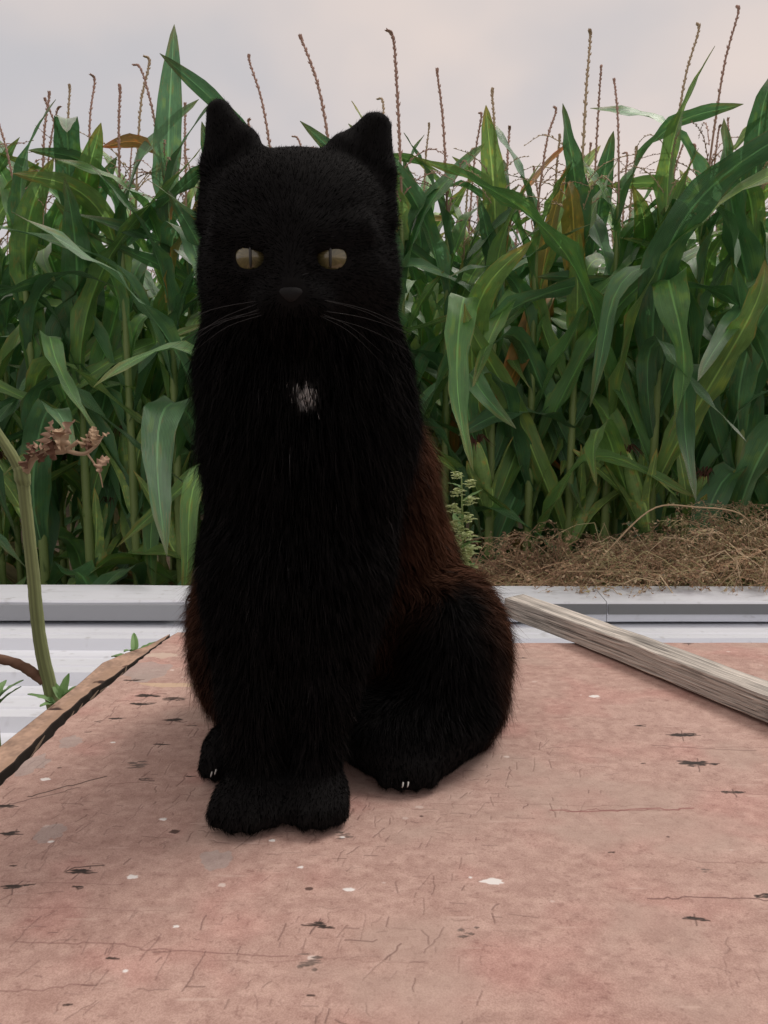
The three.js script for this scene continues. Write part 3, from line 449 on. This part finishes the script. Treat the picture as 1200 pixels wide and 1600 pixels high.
{ // thick dry weed stem at the left, standing between board and shed
  const Z = -0.95, stemM = new THREE.MeshPhysicalMaterial({ color: lin(0.27, 0.32, 0.16), roughness: 0.85, map: dataTex(64, 256, (u, v) => { const k = 0.72 + 0.28 * fbm(Math.cos(u * 6.28) * 6, v * 16, Math.sin(u * 6.28) * 6, 3) + 0.05 * Math.sin(u * 60); return [k * 1.02, k, k * 0.92]; }) });
  const brown = mat(0.19, 0.10, 0.065, 0.9), tan = mat(0.44, 0.31, 0.20, 0.85), leafTan = mat(0.38, 0.25, 0.17, 0.85);
  const t = thing('dead_weed', 'thick broken greenish weed stem with shrivelled leaves left of the board', 'weed', [-0.40, 0, Z]);
  const P = (a) => a.map(([x, y, z = 0]) => V(x + 0.40, y, z));
  part('stem', tube(P([[-0.40, 0], [-0.398, 0.6], [-0.402, 1.0], [-0.411, 1.15], [-0.4228, 1.24], [-0.4251, 1.32], [-0.4284, 1.406], [-0.4297, 1.441]]), [0.010, 0.010, 0.0092, 0.0086, 0.0080, 0.0076, 0.0070, 0.0074], 10, 70, 0.10, 4), stemM, t);
  part('node', tube(P([[-0.4286, 1.43], [-0.4295, 1.438], [-0.431, 1.447], [-0.433, 1.453]]), [0.0074, 0.0096, 0.009, 0.0066], 10, 8, 0.15, 7), stemM, t);
  part('upper_stem', tube(P([[-0.4310, 1.446], [-0.4407, 1.4677], [-0.4528, 1.4889], [-0.466, 1.5128], [-0.49, 1.56]]), [0.0066, 0.0062, 0.0058, 0.0054, 0.005], 9, 24, 0.10, 5), stemM, t);
  part('twig', tube(P([[-0.4288, 1.4433], [-0.413, 1.4639, 0.006], [-0.3935, 1.4715, 0.008], [-0.3745, 1.473, 0.006], [-0.3587, 1.4843, 0.004]]), [0.0055, 0.0046, 0.004, 0.0036, 0.002], 7, 20, 0.3, 6), tan, t);
  part('twig', tube(P([[-0.3745, 1.473, 0.006], [-0.352, 1.4692, 0.01], [-0.3363, 1.479, 0.01], [-0.3282, 1.4904, 0.008]]), [0.0026, 0.0022, 0.0018, 0.0008], 6, 14, 0.3, 8), tan, t);
  part('twig', tube(P([[-0.3482, 1.4707, 0.01], [-0.3342, 1.4487, 0.012], [-0.3315, 1.4296, 0.01]]), [0.0014, 0.001, 0.0006], 5, 8), tan, t);
  part('twig', tube(P([[-0.505, 1.224, 0.01], [-0.4886, 1.2225, 0.01], [-0.473, 1.2195, 0.01], [-0.4499, 1.2125, 0.008], [-0.4349, 1.2009, 0.004], [-0.421, 1.1865]]), [0.0045, 0.005, 0.0055, 0.006, 0.0065, 0.007], 8, 26, 0.35, 9), brown, t);
  const R = rng(71); // shrivelled leaves
  for (const [x, y, z, s, m, ang] of [[-0.392, 1.476, 0.012, 0.034, leafTan, 1.0], [-0.383, 1.474, 0.01, 0.042, leafTan, 0.4], [-0.378, 1.474, 0.008, 0.036, tan, 2.2], [-0.412, 1.468, 0.01, 0.026, leafTan, 0.3], [-0.352, 1.476, 0.012, 0.024, tan, 0.8], [-0.341, 1.479, 0.012, 0.026, tan, 2.4], [-0.335, 1.481, 0.01, 0.02, tan, 0.2], [-0.332, 1.448, 0.012, 0.026, leafTan, 1.4], [-0.418, 1.452, 0.012, 0.03, brown, 0.5], [-0.400, 1.460, 0.012, 0.03, brown, 4.0], [-0.385, 1.462, 0.01, 0.026, brown, 5.5], [-0.348, 1.47, 0.006, 0.024, brown, 2.0]]) {
    const l = part('shrivelled_leaf', blade({ seed: Math.floor(R() * 999), L: s, W: s * 0.55, a0: 10, a1: 150 * R(), fold: 1.0, twist: 2.5 * (R() - 0.5), wave: 0.4 }, 16), m, t); l.position.set(x + 0.40, y, z); l.rotation.set((R() - 0.5) * 1.5, ang, (R() - 0.5) * 1.2);
  }
  for (const [x, y, az, L, tilt] of [[-0.402, 1.166, 0.4, 0.036, 0.1], [-0.402, 1.166, -0.5, 0.03, -0.3], [-0.402, 1.166, 1.4, 0.034, 0.6], [-0.402, 1.166, 2.3, 0.03, 0.2], [-0.412, 1.16, 3.4, 0.036, 0], [-0.412, 1.16, 4.4, 0.03, 0.2]]) { const l = part('leaf', lens(L, L * 0.36, 5, 0.35, 8), leafSmall, t); l.position.set(x + 0.40 + 0.008, y, 0.012); l.rotation.set(tilt, az, 0); }
}
function sprout(label, p, n, L, seed) {
  const t = thing('weed_sprout', label, 'weed', [p[0], 0, p[2]], 'green weed sprouts beside the board'), R = rng(seed);
  part('stem', tube([V(0.01, 0, -0.01), V(0, p[1] * 0.6, 0), V(0, p[1], 0)], [0.004, 0.003, 0.0015], 6, 10), stalkM, t);
  for (let k = 0; k < n; k++) { const l = part('leaf', lens(L * (0.7 + R() * 0.5), L * 0.27, seed + k, 0.15 + R() * 0.5, 8), leafSmall, t); l.position.set(0, p[1] - 0.018 * R(), 0); l.rotation.y = k * 2.4 + R(); }
}
sprout('small leafy green sprout at the far left corner of the board', [-0.309, 1.222, -0.955], 11, 0.034, 21);
sprout('green sprout at the left picture edge below the brown twig', [-0.482, 1.166, -0.95], 7, 0.04, 22);
sprout('low green sprout close to the plywood strip at lower left', [-0.438, 1.105, -0.92], 7, 0.03, 23);

// ---------------------------------------------------------------- the cat
{
  const cat = thing('cat', 'black cat with rusty back and small white chest spot sitting on the board', 'cat', [-0.05, TOP, -0.56]);
  const OX = -0.05, OY = TOP, OZ = -0.56;
  // ---- distance field, in world coordinates
  const E = (c, r, k = 0.02) => ({ t: 0, c, r, k }), C = (a, b, ra, rb, k = 0.02) => ({ t: 1, a, b, ra, rb, k });
  const prims = [
    C([-0.0790, 1.6560, -0.506], [-0.0250, 1.6560, -0.506], 0.0205, 0.0205, 0.018),
    // trunk
    E([-0.028, 1.345, -0.670], [0.088, 0.085, 0.085], 0.03),
    C([-0.036, 1.525, -0.585], [-0.028, 1.385, -0.668], 0.048, 0.074, 0.03),
    C([-0.028, 1.470, -0.640], [-0.008, 1.360, -0.675], 0.056, 0.066, 0.03),
    E([-0.0540, 1.572, -0.532], [0.058, 0.060, 0.048], 0.03),
    E([-0.0500, 1.522, -0.536], [0.064, 0.062, 0.054], 0.03),
    E([-0.0560, 1.452, -0.540], [0.060, 0.085, 0.052], 0.03),
    E([-0.0620, 1.395, -0.530], [0.048, 0.075, 0.042], 0.03),
    // haunches
    E([0.048, 1.336, -0.614], [0.046, 0.068, 0.064], 0.02), E([0.040, 1.300, -0.590], [0.044, 0.034, 0.058], 0.02),
    E([-0.118, 1.350, -0.632], [0.032, 0.070, 0.060], 0.02),
    // front legs and paws
    C([-0.088, 1.430, -0.522], [-0.0845, 1.350, -0.506], 0.027, 0.0185, 0.02), C([-0.0845, 1.350, -0.506], [-0.0832, 1.290, -0.498], 0.0185, 0.0158, 0.012),
    C([-0.034, 1.430, -0.524], [-0.0430, 1.350, -0.510], 0.028, 0.0185, 0.02), C([-0.0430, 1.350, -0.510], [-0.0465, 1.290, -0.502], 0.0185, 0.0155, 0.012),
    E([-0.0885, 1.2840, -0.488], [0.0232, 0.0138, 0.0245], 0.012), E([-0.0440, 1.2836, -0.492], [0.0205, 0.0134, 0.0240], 0.012), E([0.000, 1.297, -0.567], [0.042, 0.028, 0.040], 0.02),
    // hind feet
    E([-0.1180, 1.2855, -0.556], [0.0145, 0.0150, 0.030], 0.012), E([0.0190, 1.2850, -0.550], [0.0270, 0.0160, 0.036], 0.022), C([0.020, 1.284, -0.56], [0.055, 1.285, -0.585], 0.014, 0.02, 0.012),
    // tail, wrapped behind
    C([-0.02, 1.29, -0.735], [0.02, 1.285, -0.775], 0.018, 0.015, 0.015), C([0.02, 1.285, -0.775], [-0.08, 1.283, -0.785], 0.015, 0.012, 0.01),
    // head
    E([-0.0520, 1.6430, -0.507], [0.0515, 0.0385, 0.046], 0.02), E([-0.0512, 1.6130, -0.503], [0.0585, 0.0350, 0.042], 0.02), C([-0.0530, 1.640, -0.525], [-0.0530, 1.585, -0.535], 0.042, 0.05, 0.03),
    C([-0.0515, 1.6330, -0.470], [-0.0505, 1.6030, -0.455], 0.0125, 0.0075, 0.014),
    E([-0.0595, 1.5945, -0.464], [0.0135, 0.0105, 0.0125], 0.010), E([-0.0425, 1.5945, -0.464], [0.0135, 0.0105, 0.0125], 0.010), E([-0.0515, 1.5840, -0.469], [0.0110, 0.0080, 0.0105], 0.010),
    C([-0.0900, 1.6365, -0.478], [-0.0640, 1.6320, -0.467], 0.0075, 0.0075, 0.008), C([-0.0140, 1.6365, -0.478], [-0.0400, 1.6320, -0.467], 0.0075, 0.0075, 0.008),
  ];
  for (const [x0, z0, s] of [[-0.0885, -0.4685, 1.15], [-0.0440, -0.4725, 1.02]]) for (const [dx, dz, dy] of [[-0.0145, -0.006, 0], [-0.0052, 0.001, 0.0006], [0.0052, 0.001, 0.0006], [0.0145, -0.006, 0]]) prims.push(E([x0 + dx * s, 1.2800 + dy, z0 + dz], [0.0062 * s, 0.0085, 0.0095], 0.006));
  for (const dx of [-0.008, 0, 0.008]) prims.push(E([-0.1180 + dx, 1.2810, -0.533 - Math.abs(dx) * 0.5], [0.0055, 0.0085, 0.009], 0.0035));
  for (const dx of [-0.015, -0.005, 0.005, 0.015]) prims.push(E([0.0165 + dx, 1.2792, -0.520 - Math.abs(dx) * 0.3], [0.006, 0.0078, 0.009], 0.0035));
  // ears: cupped shells made of ribs from the base to the tip
  const ear = (o, i, t, tipW) => {
    const ux = Math.sign(i[0] - o[0]);
    for (let k = 0; k <= 8; k++) {
      const f = k / 8, cup = 0.016 * 4 * f * (1 - f), A = [mix(o[0], i[0], f), mix(o[1], i[1], f) - 0.004, mix(o[2], i[2], f) - cup], B = [t[0] + (f - 0.5) * tipW, t[1] - Math.abs(f - 0.5) * Math.abs(tipW) * 0.5, t[2] - cup * 0.15];
      const M = A.map((v, q) => (v + B[q]) / 2); M[0] += ux * Math.max(0, f - 0.2) * 0.0028; M[1] += Math.max(0, f - 0.4) * 0.0015;
      prims.push(C(A, M, 0.0060, 0.0050, 0.0065), C(M, B, 0.0050, 0.0028, 0.0065));
    }
  };
  ear([-0.1055, 1.6500, -0.500], [-0.0690, 1.6760, -0.492], [-0.0985, 1.7110, -0.510], 0.005);
  ear([0.0020, 1.6500, -0.500], [-0.0365, 1.6760, -0.492], [-0.0050, 1.7050, -0.510], -0.011);
  const len3 = (x, y, z) => Math.sqrt(x * x + y * y + z * z);
  for (const p of prims) { p.k = p.k ?? 0.02; if (p.t === 0) p.bb = [p.c, Math.max(...p.r) + 0.05]; else { const c = p.a.map((v, i) => (v + p.b[i]) / 2); p.bb = [c, len3(p.a[0] - p.b[0], p.a[1] - p.b[1], p.a[2] - p.b[2]) / 2 + Math.max(p.ra, p.rb) + 0.05]; } }
  const eyes = [[-0.0742, 1.6205, -0.4745], [-0.0298, 1.6203, -0.4745]], ER = 0.0112;
  function sdf(x, y, z) {
    let d = 0.08;
    for (const p of prims) {
      const bb = p.bb, qx = x - bb[0][0], qy = y - bb[0][1], qz = z - bb[0][2]; if (qx * qx + qy * qy + qz * qz > bb[1] * bb[1]) continue;
      let e;
      if (p.t === 0) { const a = x - p.c[0], b = y - p.c[1], c = z - p.c[2], r = p.r; const k0 = len3(a / r[0], b / r[1], c / r[2]), k1 = len3(a / (r[0] * r[0]), b / (r[1] * r[1]), c / (r[2] * r[2])); e = k1 < 1e-6 ? -Math.min(...r) : k0 * (k0 - 1) / k1; }
      else { const ax = p.a[0], ay = p.a[1], az = p.a[2], bx = p.b[0] - ax, by = p.b[1] - ay, bz = p.b[2] - az; const h = clamp(((x - ax) * bx + (y - ay) * by + (z - az) * bz) / (bx * bx + by * by + bz * bz)); e = len3(x - ax - bx * h, y - ay - by * h, z - az - bz * h) - mix(p.ra, p.rb, h); }
      const k = p.k, h = Math.max(k - Math.abs(d - e), 0) / k; d = Math.min(d, e) - h * h * k * 0.25;
    }
    if (y > 1.60 && z > -0.50) for (const e of eyes) { // lids: an almond opening
      const a = (x - e[0]) / 0.0083, b = (y - e[1] - 0.0002) / 0.0072, c = (z - (e[2] + 0.0105)) / 0.0125, lid = y - e[1] - 0.0025 - (e[0] < -0.05 ? -0.08 : 0.08) * (x - e[0]); const q = Math.max((len3(a, b, c) - 1) * 0.0064, lid); const k = 0.002, h = Math.max(k - Math.abs(d + q), 0) / k; d = Math.max(d, -q) + h * h * k * 0.25;
    }
    return Math.max(d, 1.2715 - y + 0.0);
  }
  // ---- surface nets, coarse for the body and fine for the head, one surface
  function nets(x0, x1, y0, y1, z0, z1, h) {
    const nx = Math.ceil((x1 - x0) / h) + 1, ny = Math.ceil((y1 - y0) / h) + 1, nz = Math.ceil((z1 - z0) / h) + 1, F = new Float32Array(nx * ny * nz);
    const at = (i, j, k) => (k * ny + j) * nx + i;
    for (let k = 0; k < nz; k++) for (let j = 0; j < ny; j++) for (let i = 0; i < nx; i++) {
      // skip far cells in steps
      F[at(i, j, k)] = sdf(x0 + i * h, y0 + j * h, z0 + k * h);
    }
    const vid = new Int32Array(nx * ny * nz).fill(-1), pos = [], idx = [];
    const ed = []; for (let a = 0; a < 8; a++) for (const bt of [1, 2, 4]) if (!(a & bt)) ed.push([a, a | bt]);
    for (let k = 0; k + 1 < nz; k++) for (let j = 0; j + 1 < ny; j++) for (let i = 0; i + 1 < nx; i++) {
      const v = []; let m = 0; for (let a = 0; a < 8; a++) { const f = F[at(i + (a & 1), j + ((a >> 1) & 1), k + (a >> 2))]; v.push(f); if (f < 0) m |= 1 << a; }
      if (m === 0 || m === 255) continue; let sx = 0, sy = 0, sz = 0, n = 0;
      for (const [a, b] of ed) if ((v[a] < 0) !== (v[b] < 0)) { const t = v[a] / (v[a] - v[b]); sx += mix(a & 1, b & 1, t); sy += mix((a >> 1) & 1, (b >> 1) & 1, t); sz += mix(a >> 2, b >> 2, t); n++; }
      vid[at(i, j, k)] = pos.length / 3; pos.push(x0 + (i + sx / n) * h, y0 + (j + sy / n) * h, z0 + (k + sz / n) * h);
    }
    const quad = (a, b, c, d, flip) => { if (Math.min(a, b, c, d) < 0) return; flip ? idx.push(a, c, b, a, d, c) : idx.push(a, b, c, a, c, d); };
    for (let k = 1; k + 1 < nz; k++) for (let j = 1; j + 1 < ny; j++) for (let i = 1; i + 1 < nx; i++) {
      const f = F[at(i, j, k)] < 0;
      if (f !== (F[at(i + 1, j, k)] < 0)) quad(vid[at(i, j - 1, k - 1)], vid[at(i, j, k - 1)], vid[at(i, j, k)], vid[at(i, j - 1, k)], !f);
      if (f !== (F[at(i, j + 1, k)] < 0)) quad(vid[at(i - 1, j, k - 1)], vid[at(i - 1, j, k)], vid[at(i, j, k)], vid[at(i, j, k - 1)], !f);
      if (f !== (F[at(i, j, k + 1)] < 0)) quad(vid[at(i - 1, j - 1, k)], vid[at(i, j - 1, k)], vid[at(i, j, k)], vid[at(i - 1, j, k)], !f);
    }
    return { pos, idx };
  }
  const { pos, idx } = nets(-0.19, 0.13, 1.262, 1.735, -0.83, -0.44, 0.0029);
  const nrm = (x, y, z) => { const e = 0.0015, n = V(sdf(x + e, y, z) - sdf(x - e, y, z), sdf(x, y + e, z) - sdf(x, y - e, z), sdf(x, y, z + e) - sdf(x, y, z - e)); return n.normalize(); };
  const nor = []; for (let i = 0; i < pos.length; i += 3) { const n = nrm(pos[i], pos[i + 1], pos[i + 2]); nor.push(n.x, n.y, n.z); }
  // coat colour: rusty sun-bleached hair on the back and flanks, white spot on the chest
  const rust = (x, y, z) => { const n = fbm(x * 38, y * 26, z * 38, 3); return sstep(-0.555, -0.615, z) * sstep(0.36, 0.62, n + 0.20 * sstep(1.33, 1.5, y) + 0.20 * sstep(0.05, 0.085, x) + 0.16 * sstep(-0.135, -0.15, x)) * sstep(1.60, 1.54, y); };
  const coat = (x, y, z, v) => {
    const r = rust(x, y, z); let c = [mix(0.0085, 0.105, r) * v, mix(0.0078, 0.044, r) * v, mix(0.0078, 0.024, r) * v];
    return c;
  };
  const spotAt = (x, y, z) => z > -0.52 ? Math.max(Math.exp(-(((x + 0.0460) / 0.0036) ** 2 + ((y - 1.5445) / 0.0050) ** 2)), 0.04 * Math.exp(-(((x + 0.053) / 0.013) ** 2 + ((y - 1.546) / 0.008) ** 2))) : 0;
  const body = new THREE.BufferGeometry(); const bp = pos.slice(), bc = [];
  for (let i = 0; i < bp.length; i += 3) { const sw = clamp(1.5 * spotAt(bp[i], bp[i + 1] + 0.003, bp[i + 2])); bc.push(...coat(bp[i], bp[i + 1], bp[i + 2], 0.8).map((v) => mix(v, 0.5, sw))); bp[i] -= OX; bp[i + 1] -= OY; bp[i + 2] -= OZ; }
  body.setAttribute('position', new THREE.Float32BufferAttribute(bp, 3)); body.setAttribute('normal', new THREE.Float32BufferAttribute(nor, 3)); body.setAttribute('color', new THREE.Float32BufferAttribute(bc, 3)); body.setIndex(idx);
  const skinM = new THREE.MeshPhysicalMaterial({ vertexColors: true, roughness: 0.95, specularIntensity: 0.25 });
  part('body', body, skinM, cat);
  // ---- fur
  const R = rng(2024), fp = [], fn = [], fc = [], fi = [];
  const cum = []; let tot = 0; const a = V(), b = V(), c = V(), cr = V();
  for (let t = 0; t < idx.length; t += 3) {
    a.fromArray(pos, idx[t] * 3); b.fromArray(pos, idx[t + 1] * 3); c.fromArray(pos, idx[t + 2] * 3);
    let w = cr.copy(b).sub(a).cross(c.clone().sub(a)).length() / 2; if (a.z < -0.72) w *= 0.5; if (a.y > 1.585) w *= 1.7; tot += w; cum.push(tot);
  }
  const N = 520000;
  for (let s = 0; s < N; s++) {
    const q = R() * tot; let lo = 0, hi = cum.length - 1; while (lo < hi) { const m = (lo + hi) >> 1; cum[m] < q ? lo = m + 1 : hi = m; }
    const t = lo * 3; let u = R(), v = R(); if (u + v > 1) { u = 1 - u; v = 1 - v; }
    const I = [idx[t], idx[t + 1], idx[t + 2]], W = [1 - u - v, u, v]; let x = 0, y = 0, z = 0, nx = 0, ny = 0, nz = 0;
    for (let k = 0; k < 3; k++) { x += pos[I[k] * 3] * W[k]; y += pos[I[k] * 3 + 1] * W[k]; z += pos[I[k] * 3 + 2] * W[k]; nx += nor[I[k] * 3] * W[k]; ny += nor[I[k] * 3 + 1] * W[k]; nz += nor[I[k] * 3 + 2] * W[k]; }
    const n = V(nx, ny, nz).normalize(); if (y < 1.2745) continue;
    // not on the eyes, not on the nose leather
    let skip = false; for (const e of eyes) if (Math.hypot((x - e[0]) / 0.0092, (y - e[1] + 0.0016) / 0.0066) < 1.0 && z > -0.49) skip = true;
    if (Math.hypot(x + 0.0505, (y - 1.5985)) < 0.006 && z > -0.462) skip = true; if (skip) continue;
    const head = sstep(1.572, 1.60, y) * sstep(-0.57, -0.55, z), face = head * sstep(-0.505, -0.478, z), earK = sstep(1.672, 1.69, y) , paw = sstep(1.318, 1.296, y) * sstep(-0.585, -0.57, z);
    const L0 = mix(mix(0.0135, 0.0085 - 0.0035 * sstep(1.63, 1.66, y), head), 0.0042 - 0.0014 * earK, Math.max(face, earK)); let L = mix(L0, 0.0045, paw);
    const ruff = sstep(1.47, 1.52, y) * (1 - head) * sstep(1.60, 1.57, y); L += 0.006 * ruff; const hip = sstep(-0.57, -0.60, z) * (1 - paw) * (1 - head); L += 0.006 * hip; if (R() < 0.05) L *= 1.0 + 0.5 * (1 - face) * (1 - paw);
    L *= 0.55 + R() * 0.8;
    // lie of the hair
    const f = V(0, -1, -0.25); if (head > 0) f.lerp(V((x + 0.0515) * 14, (y - 1.603) * 9, -1), head); if (earK > 0) f.lerp(V((x + 0.0527) * 6, 1.6, 0), earK); if (hip > 0.3) f.set(x > -0.03 ? 0.35 : -0.35, -1, -0.15); if (paw > 0.5) f.set(0, -0.5, 0.6);
    f.addScaledVector(n, -f.dot(n)); if (f.lengthSq() > 1e-8) f.normalize();
    const st = mix(0.42, 0.28, head); const jit = V(R() - 0.5, R() - 0.5, R() - 0.5).multiplyScalar(0.42);
    const d0 = n.clone().multiplyScalar(st + 0.25).add(f).add(jit).normalize(), d1 = n.clone().multiplyScalar(st * 0.5 + (R() < 0.10 ? 0.8 : 0)).add(f).add(jit).add(V(0, -0.12, 0)).normalize();
    const side = d0.clone().cross(V(R() - 0.5, R() - 0.5, R() - 0.5)).normalize(), wd = (0.00008 + R() * 0.00009) * (head > 0.5 ? 0.8 : 1.15) * (spotAt(x, y, z) > 0.2 ? 1.6 : 1);
    const sp = spotAt(x, y, z), white = R() < sp * 1.5; if (white) L = 0.003 + 0.0025 * R(); else if (sp > 0.15) L *= 0.25; else if (z > -0.52 && Math.abs(x + 0.0455) < 0.012 && y > 1.538 && y < 1.576) L *= 0.4;  const val = 0.75 + R() * 0.6; const col = white ? [0.50, 0.48, 0.46] : coat(x, y, z, val); if (!white && R() < 0.0015) { col[0] = col[1] = col[2] = 0.07; }
    const up = white ? 0.002 : 0; const o = fp.length / 3; const px = x - OX + n.x * (up - 0.0008), py = y - OY + n.y * (up - 0.0008), pz = z - OZ + n.z * (up - 0.0008); const mx = px + d0.x * L * 0.5, my = py + d0.y * L * 0.5, mz = pz + d0.z * L * 0.5; let ty = my + d1.y * L * 0.55; if (ty < 0.0006) ty = 0.0006;
    fp.push(px - side.x * wd, py - side.y * wd, pz - side.z * wd, px + side.x * wd, py + side.y * wd, pz + side.z * wd, mx - side.x * wd * 0.8, Math.max(my - side.y * wd * 0.8, 0.0006), mz - side.z * wd * 0.8, mx + side.x * wd * 0.8, Math.max(my + side.y * wd * 0.8, 0.0006), mz + side.z * wd * 0.8, mx + d1.x * L * 0.55, ty, mz + d1.z * L * 0.55);
    for (let k = 0; k < 5; k++) { fn.push(n.x, n.y, n.z); fc.push(...col); }
    fi.push(o, o + 1, o + 2, o + 2, o + 1, o + 3, o + 2, o + 3, o + 4);
  }
  const fur = new THREE.BufferGeometry(); fur.setAttribute('position', new THREE.Float32BufferAttribute(fp, 3)); fur.setAttribute('normal', new THREE.Float32BufferAttribute(fn, 3)); fur.setAttribute('color', new THREE.Float32BufferAttribute(fc, 3)); fur.setIndex(fi);
  const furMesh = part('fur', fur, new THREE.MeshPhysicalMaterial({ vertexColors: true, roughness: 0.8, specularIntensity: 0.22, side: THREE.DoubleSide }), cat); furMesh.userData.kind = 'stuff';
  // ---- eyes
  const irisTex = dataTex(256, 256, (u, v) => { const dx = u - 0.5, dy = v - 0.5, r = Math.hypot(dx, dy) * 2, an = Math.atan2(dy, dx); const n = fbm(Math.cos(an) * 9, Math.sin(an) * 9, r * 3, 3); const k = 0.85 + 0.5 * (n - 0.5); if (r > 0.94) return [0.03, 0.025, 0.02]; return [0.47 * k, 0.43 * k, 0.27 * k]; });
  eyes.forEach((e, i) => {
    const g = new THREE.SphereGeometry(ER, 40, 30), p = g.attributes.position, uv = g.attributes.uv; for (let k = 0; k < p.count; k++) { const f = p.getZ(k) > 0 ? 1 : 9; uv.setXY(k, clamp(0.5 + p.getX(k) / ER * 0.52 * f, 0.001, 0.999), clamp(0.5 + p.getY(k) / ER * 0.52 * f, 0.001, 0.999)); }
    const ey = part('eye', g, new THREE.MeshPhysicalMaterial({ map: irisTex, roughness: 0.35, clearcoat: 1, clearcoatRoughness: 0.05 }), cat); ey.position.set(e[0] - OX, e[1] - OY, e[2] - OZ + 0.0005); ey.rotation.x = 0.06;
    const pg = new THREE.SphereGeometry(1, 16, 12); pg.scale(0.0009, 0.0062, 0.0006); const pu = part('pupil', pg, mat(0.02, 0.018, 0.014, 0.3), ey); pu.position.z = ER - 0.0003;
  });
  // nose leather
  const ng = new THREE.SphereGeometry(1, 24, 16), np = ng.attributes.position; for (let k = 0; k < np.count; k++) { let x = np.getX(k), y = np.getY(k), z = np.getZ(k); x *= 0.0072 * (0.62 + 0.38 * sstep(-0.9, 0.5, y)); y = y * 0.0046; z *= 0.0040; np.setXYZ(k, x, y, z); } ng.computeVertexNormals();
  const no = part('nose', ng, mat(0.004, 0.0038, 0.004, 0.9), cat); no.position.set(-0.0505 - OX, 1.5985 - OY, -0.4505 - OZ);
  // whiskers
  const wh = mat(0.035, 0.033, 0.032, 0.9); const wr = rng(17);
  for (const s of [-1, 1]) for (let k = 0; k < 6; k++) { const x0 = -0.0515 + s * (0.012 + 0.008 * wr()), y0 = 1.598 - 0.012 * wr(), L = 0.034 + 0.03 * wr(), dr = -0.25 - 0.55 * wr(); part('whisker', tube([V(x0 - OX, y0 - OY, -0.458 - OZ), V(x0 + s * L * 0.5 - OX, y0 + dr * L * 0.35 - OY, -0.448 - OZ), V(x0 + s * L - OX, y0 + dr * L * 0.95 - OY, -0.452 - OZ)], [0.00016, 0.00013, 0.00005], 4, 8), wh, cat); }
  // claws
  const cl = mat(0.45, 0.43, 0.40, 0.35); for (const [x, z, y] of [[-0.1195, -0.5235, 1.282], [-0.1165, -0.523, 1.284], [0.0130, -0.5095, 1.2815], [0.0165, -0.5092, 1.282]]) part('claw', tube([V(x - OX, y + 0.0016 - OY, z - OZ), V(x - 0.0004 - OX, y - OY, z + 0.0022 - OZ), V(x - 0.0008 - OX, y - 0.0012 - OY, z + 0.002 - OZ)], [0.0006, 0.0005, 0.0002], 6, 6), cl, cat);
  console.log('cat', pos.length / 3, 'verts', fi.length / 3, 'hair tris');
}
renderer.render(scene, camera);
